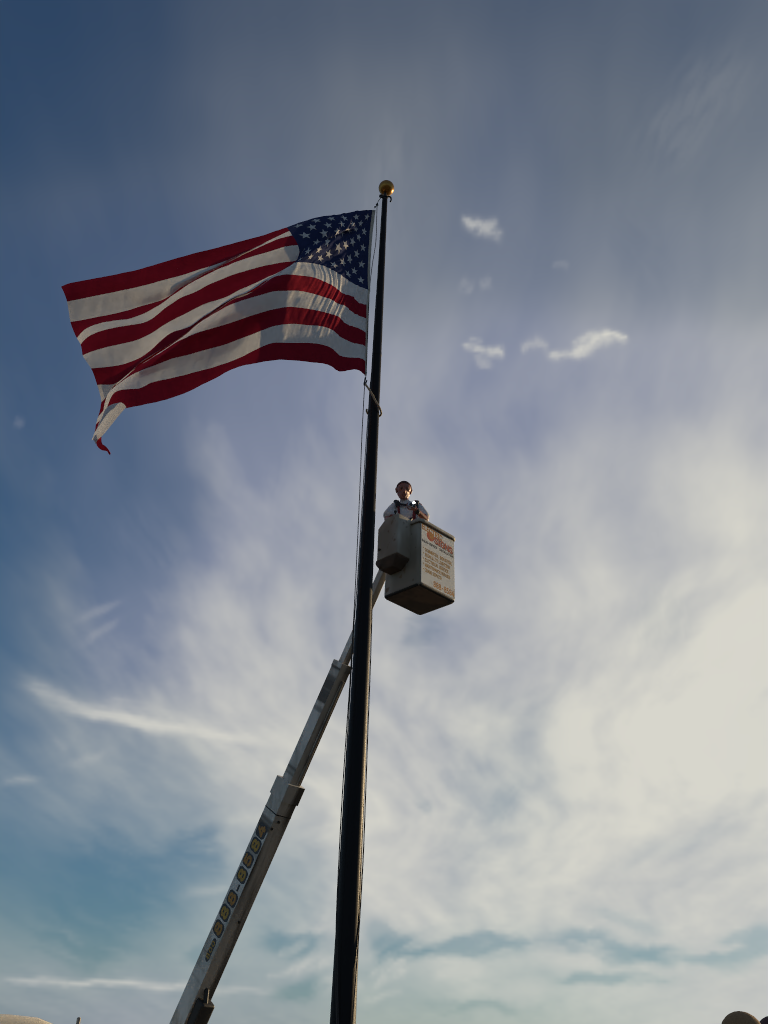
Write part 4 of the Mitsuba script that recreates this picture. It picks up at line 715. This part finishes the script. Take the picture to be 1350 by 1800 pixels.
wk = thing('person', 'man in white T-shirt and red harness filming from the raised bucket', 'person')
WH, HS = np.array([0.253, 10.243, 8.140]), 1.12
hms, HP = head_mesh(WH, HS, (0.05, -0.93, -0.30), (0.05, -0.28, 1.0))
neck = (0.270, 10.313, 8.010)
shR, shL = (0.137, 10.323, 7.945), (0.456, 10.323, 7.955)
elR, elL = (0.048, 10.243, 7.690), (0.544, 10.203, 7.695)
wrR, wrL = (0.085, 10.06, 7.612), (0.407, 10.003, 7.715)
hip = (0.296, 10.343, 7.530)
torso = [Manifold.batch_hull([ball((0.195, 10.333, 7.910), 0.064), ball((0.398, 10.333, 7.910), 0.064), ball((0.212, 10.323, 7.790), (0.085, 0.085, 0.085)), ball((0.381, 10.323, 7.790), (0.085, 0.085, 0.085))]),
         Manifold.batch_hull([ball((0.212, 10.333, 7.760), 0.085), ball((0.381, 10.333, 7.760), 0.085), ball((0.230, 10.343, 7.490), 0.09), ball((0.362, 10.343, 7.490), 0.09)])]
arms = chain([shR, elR, wrR], [0.056, 0.042, 0.030]) + chain([shL, elL, wrL], [0.056, 0.042, 0.030])
legs = chain([(0.225, 10.343, 7.470), (0.216, 10.323, 7.030), (0.208, 10.353, 6.670)], [0.088, 0.062, 0.045]) + chain([(0.368, 10.343, 7.470), (0.375, 10.323, 7.030), (0.385, 10.353, 6.670)], [0.088, 0.062, 0.045])
hr = hand_mesh(wrR, (0.42, -0.88, -0.12), None, (0.0, 0.1, -1.0), 1.0, 0.28, -1)
PHC = np.array([0.355, 9.948, 7.755])
hl = hand_mesh(wrL, (-0.62, -0.42, 0.55), None, (-0.45, 0.75, -0.1), 1.0, 0.75, 1)
body_m = soft(hms + chain([neck, WH + [0.005, 0.045, -0.05]], [0.058, 0.056]) + torso + arms + hr + hl + legs, 0.014, 5)
obj('body', body_m, 'skin', wk, True)
obj('hair', soft([hair_mesh(HP, HS, 0.038, 0.007)], 0.012, 3), 'hair_dark', wk, True)
for k in (-1, 1):
    obj('eye', ball(HP(k * 0.032, 0.078, 0.012), 0.013 * HS, 12), 'hair_dark', wk, True)
grow = lambda ms, e: [m for m in ms]
slv = chain([(0.164, 10.333, 7.945), (0.110, 10.298, 7.870), (0.068, 10.268, 7.775)], [0.074, 0.072, 0.080]) + chain([(0.420, 10.333, 7.955), (0.477, 10.298, 7.880), (0.524, 10.263, 7.775)], [0.074, 0.070, 0.076])
shirt = [Manifold.batch_hull([ball((0.185, 10.333, 7.920), 0.082), ball((0.407, 10.333, 7.925), 0.082), ball((0.204, 10.323, 7.780), 0.104), ball((0.388, 10.323, 7.780), 0.104)]),
         Manifold.batch_hull([ball((0.204, 10.323, 7.780), 0.104), ball((0.388, 10.323, 7.780), 0.104), ball((0.230, 10.343, 7.470), 0.108), ball((0.362, 10.343, 7.470), 0.108)]),
         bone((0.270, 10.323, 7.970), (0.270, 10.318, 8.015), 0.080, 0.068)]
sh_t = soft(shirt + slv, 0.016, 5)
sn = sh_t.vertex_normals
sh_t.vertices += sn * (0.012 * (meshkit.fbm(sh_t.vertices * 14, 3, 3) - 0.5))[:, None]
obj('shirt', sh_t, 'white_cotton', wk, True)
obj('trousers', soft([Manifold.batch_hull([ball((0.230, 10.343, 7.470), 0.112), ball((0.362, 10.343, 7.470), 0.112), ball((0.225, 10.343, 7.390), 0.105), ball((0.368, 10.343, 7.390), 0.105)])] + chain([(0.225, 10.343, 7.410), (0.216, 10.323, 7.030), (0.208, 10.353, 6.650)], [0.104, 0.080, 0.070]) + chain([(0.368, 10.343, 7.410), (0.375, 10.323, 7.030), (0.385, 10.353, 6.650)], [0.104, 0.080, 0.070]), 0.02, 4), 'denim', wk, True)
for x in (0.195, 0.401):
    obj('boot', soft([Manifold.batch_hull([ball((x, 10.363, 6.645), 0.045), ball((x, 10.303, 6.635), 0.045), ball((x, 10.213, 6.622), 0.034), ball((x, 10.363, 6.710), 0.05)])], 0.02, 3), 'leather', wk, True)


def strap(pts, m, wd=0.022, name='harness_strap'):
    p = np.array(pts)
    s = np.linspace(0, 1, len(p))
    q = CubicSpline(s, p)(np.linspace(0, 1, 18))
    return obj(name, union([bone(a, b, (wd, 0.008, wd * 0.8), seg=10) for a, b in zip(q[:-1], q[1:])]), m, wk, 40)


strap([(0.185, 10.383, 8.025), (0.178, 10.293, 8.015), (0.178, 10.228, 7.930), (0.191, 10.208, 7.830), (0.208, 10.208, 7.670), (0.216, 10.218, 7.530)], 'red_web', 0.016)
strap([(0.407, 10.383, 8.030), (0.417, 10.293, 8.022), (0.415, 10.228, 7.940), (0.404, 10.203, 7.830), (0.388, 10.205, 7.670), (0.381, 10.218, 7.530)], 'red_web', 0.022)
strap([(0.164, 10.243, 7.930), (0.230, 10.215, 7.915), (0.300, 10.213, 7.910), (0.371, 10.213, 7.925), (0.433, 10.243, 7.935)], 'black_web', 0.020, 'chest_strap')
obj('shoulder_pad', union([bone((0.150, 10.303, 8.010), (0.178, 10.228, 7.940), (0.03, 0.014, 0.03)), bone((0.178, 10.228, 7.940), (0.178, 10.215, 7.890), (0.03, 0.012, 0.03))]), 'black_web', wk, 40)
obj('shoulder_pad', union([bone((0.433, 10.303, 8.015), (0.415, 10.228, 7.945), (0.034, 0.014, 0.03)), bone((0.415, 10.228, 7.945), (0.412, 10.215, 7.885), (0.034, 0.012, 0.03))]), 'black_web', wk, 40)
obj('wristband', bone(np.array(wrL) + [0.012, 0.016, -0.008], np.array(wrL) + [0.022, 0.028, -0.016], 0.036), 'black_web', wk, 40)

cm = thing('pocket_camera', 'small silver camera with a white light held by the man in the bucket', 'camera')
CF = frame(PHC, unit([0.96, 0.12, -0.22]), unit([0.22, 0.10, 0.97]), unit([0.10, -0.98, -0.12]))
cbod = obj('body', moved(rbox(-0.055, 0.050, -0.038, 0.042, -0.012, 0.012, 0.008), CF), 'phone_silver', cm)
obj('lens', moved(Manifold.cylinder(0.014, 0.022, 0.018, 24).translate([-0.014, -0.010, 0.010]), CF), 'black_iron', cm)
obj('dark_grip', moved(rbox(0.018, 0.050, -0.034, 0.036, 0.0115, 0.016, 0.002), CF), 'black_iron', cm)
fk = key('flash', cm)
scene[fk] = mikit.ply(moved(Manifold.cylinder(0.006, 0.015, 0.015, 24).translate([0.018, 0.030, 0.013]), CF), 'eye_white')
scene[fk]['emitter'] = {'type': 'area', 'radiance': rgb(7.0, 7.0, 6.8)}


def standing(x, y, h, face, label, shirt_m, hat=None, hair='hair_dark', s=1.0):
    k = thing('person', label, 'person')
    f = unit([math.sin(face), math.cos(face), 0])
    r = np.array([f[1], -f[0], 0])
    G = lambda a, b, z: np.array([x, y, 0]) + a * r + b * f + np.array([0, 0, z * h / 1.80])
    hm, P = head_mesh(G(0, 0.01, 1.665), s, f, (0, 0, 1))
    tor = [Manifold.batch_hull([ball(G(-0.13, 0, 1.40), 0.075), ball(G(0.13, 0, 1.40), 0.075), ball(G(-0.11, 0, 1.20), 0.10), ball(G(0.11, 0, 1.20), 0.10)]), Manifold.batch_hull([ball(G(-0.10, 0, 1.20), 0.10), ball(G(0.10, 0, 1.20), 0.10), ball(G(-0.08, 0, 0.95), 0.105), ball(G(0.08, 0, 0.95), 0.105)])]
    lg, am, hn, tr_, sv, bo = [], [], [], [], [], []
    for q in (-1, 1):
        lp = [G(q * 0.09, 0, 0.92), G(q * 0.10, 0.02, 0.50), G(q * 0.11, -0.01, 0.10)]
        lg += chain(lp, [0.088, 0.06, 0.045])
        tr_ += chain(lp, [0.105, 0.078, 0.068])
        apn = [G(q * 0.19, 0, 1.42), G(q * 0.25, -0.02, 1.13), G(q * 0.25, 0.06, 0.88)]
        am += chain(apn, [0.055, 0.042, 0.030])
        sv += chain([apn[0], apn[0] * 0.4 + apn[1] * 0.6], [0.075, 0.07])
        hn += hand_mesh(apn[2], (0.05 * f - [0, 0, 1]), None, -q * r, 1.0, 0.3, q)
        bo.append(Manifold.batch_hull([ball(G(q * 0.11, -0.03, 0.05), 0.045), ball(G(q * 0.11, 0.14, 0.04), 0.036), ball(G(q * 0.11, -0.02, 0.12), 0.048)]))
    obj('body', soft(hm + chain([G(0, -0.01, 1.46), G(0, -0.005, 1.60)], [0.06, 0.056]) + tor + lg + am + hn, 0.018, 4), 'skin', k, True)
    obj('shirt', soft([Manifold.batch_hull([ball(G(-0.14, 0, 1.41), 0.085), ball(G(0.14, 0, 1.41), 0.085), ball(G(-0.12, 0, 1.18), 0.118), ball(G(0.12, 0, 1.18), 0.118)]), Manifold.batch_hull([ball(G(-0.12, 0, 1.18), 0.118), ball(G(0.12, 0, 1.18), 0.118), ball(G(-0.08, 0, 0.93), 0.122), ball(G(0.08, 0, 0.93), 0.122)])] + sv, 0.02, 4), shirt_m, k, True)
    obj('trousers', soft([Manifold.batch_hull([ball(G(-0.08, 0, 0.95), 0.112), ball(G(0.08, 0, 0.95), 0.112), ball(G(-0.09, 0, 0.85), 0.108), ball(G(0.09, 0, 0.85), 0.108)])] + tr_, 0.025, 4), 'denim', k, True)
    for b in bo:
        obj('shoe', soft([b], 0.02, 3), 'leather', k, True)
    if hat:
        c = hair_mesh(P, s, 0.02, 0.016)
        brim = Manifold.batch_hull([ball(P(q * 0.06, 0.085, 0.035), (0.02, 0.02, 0.006)) for q in (-1, 1)] + [ball(P(q * 0.045, 0.17, 0.022), (0.02, 0.02, 0.006)) for q in (-1, 1)])
        hk = obj('cap', soft([c ], 0.012, 3), hat, k, True)
        obj('peak', brim, hat, hk)
    obj('hair', soft([hair_mesh(P, s, 0.0 if hat else 0.012, 0.006 if hat else 0.012)], 0.014, 3), hair, k, True)
    return k


standing(1.824, 5.0, 1.915, 0.35, 'person in a domed brown cap, seen from behind, in the lower corner of the frame', 'dark_cotton', hat='brown_felt')
standing(2.275, 5.75, 1.945, 0.1, 'dark-haired person next to the brown cap, cut off by the frame edge', 'dark_cotton')
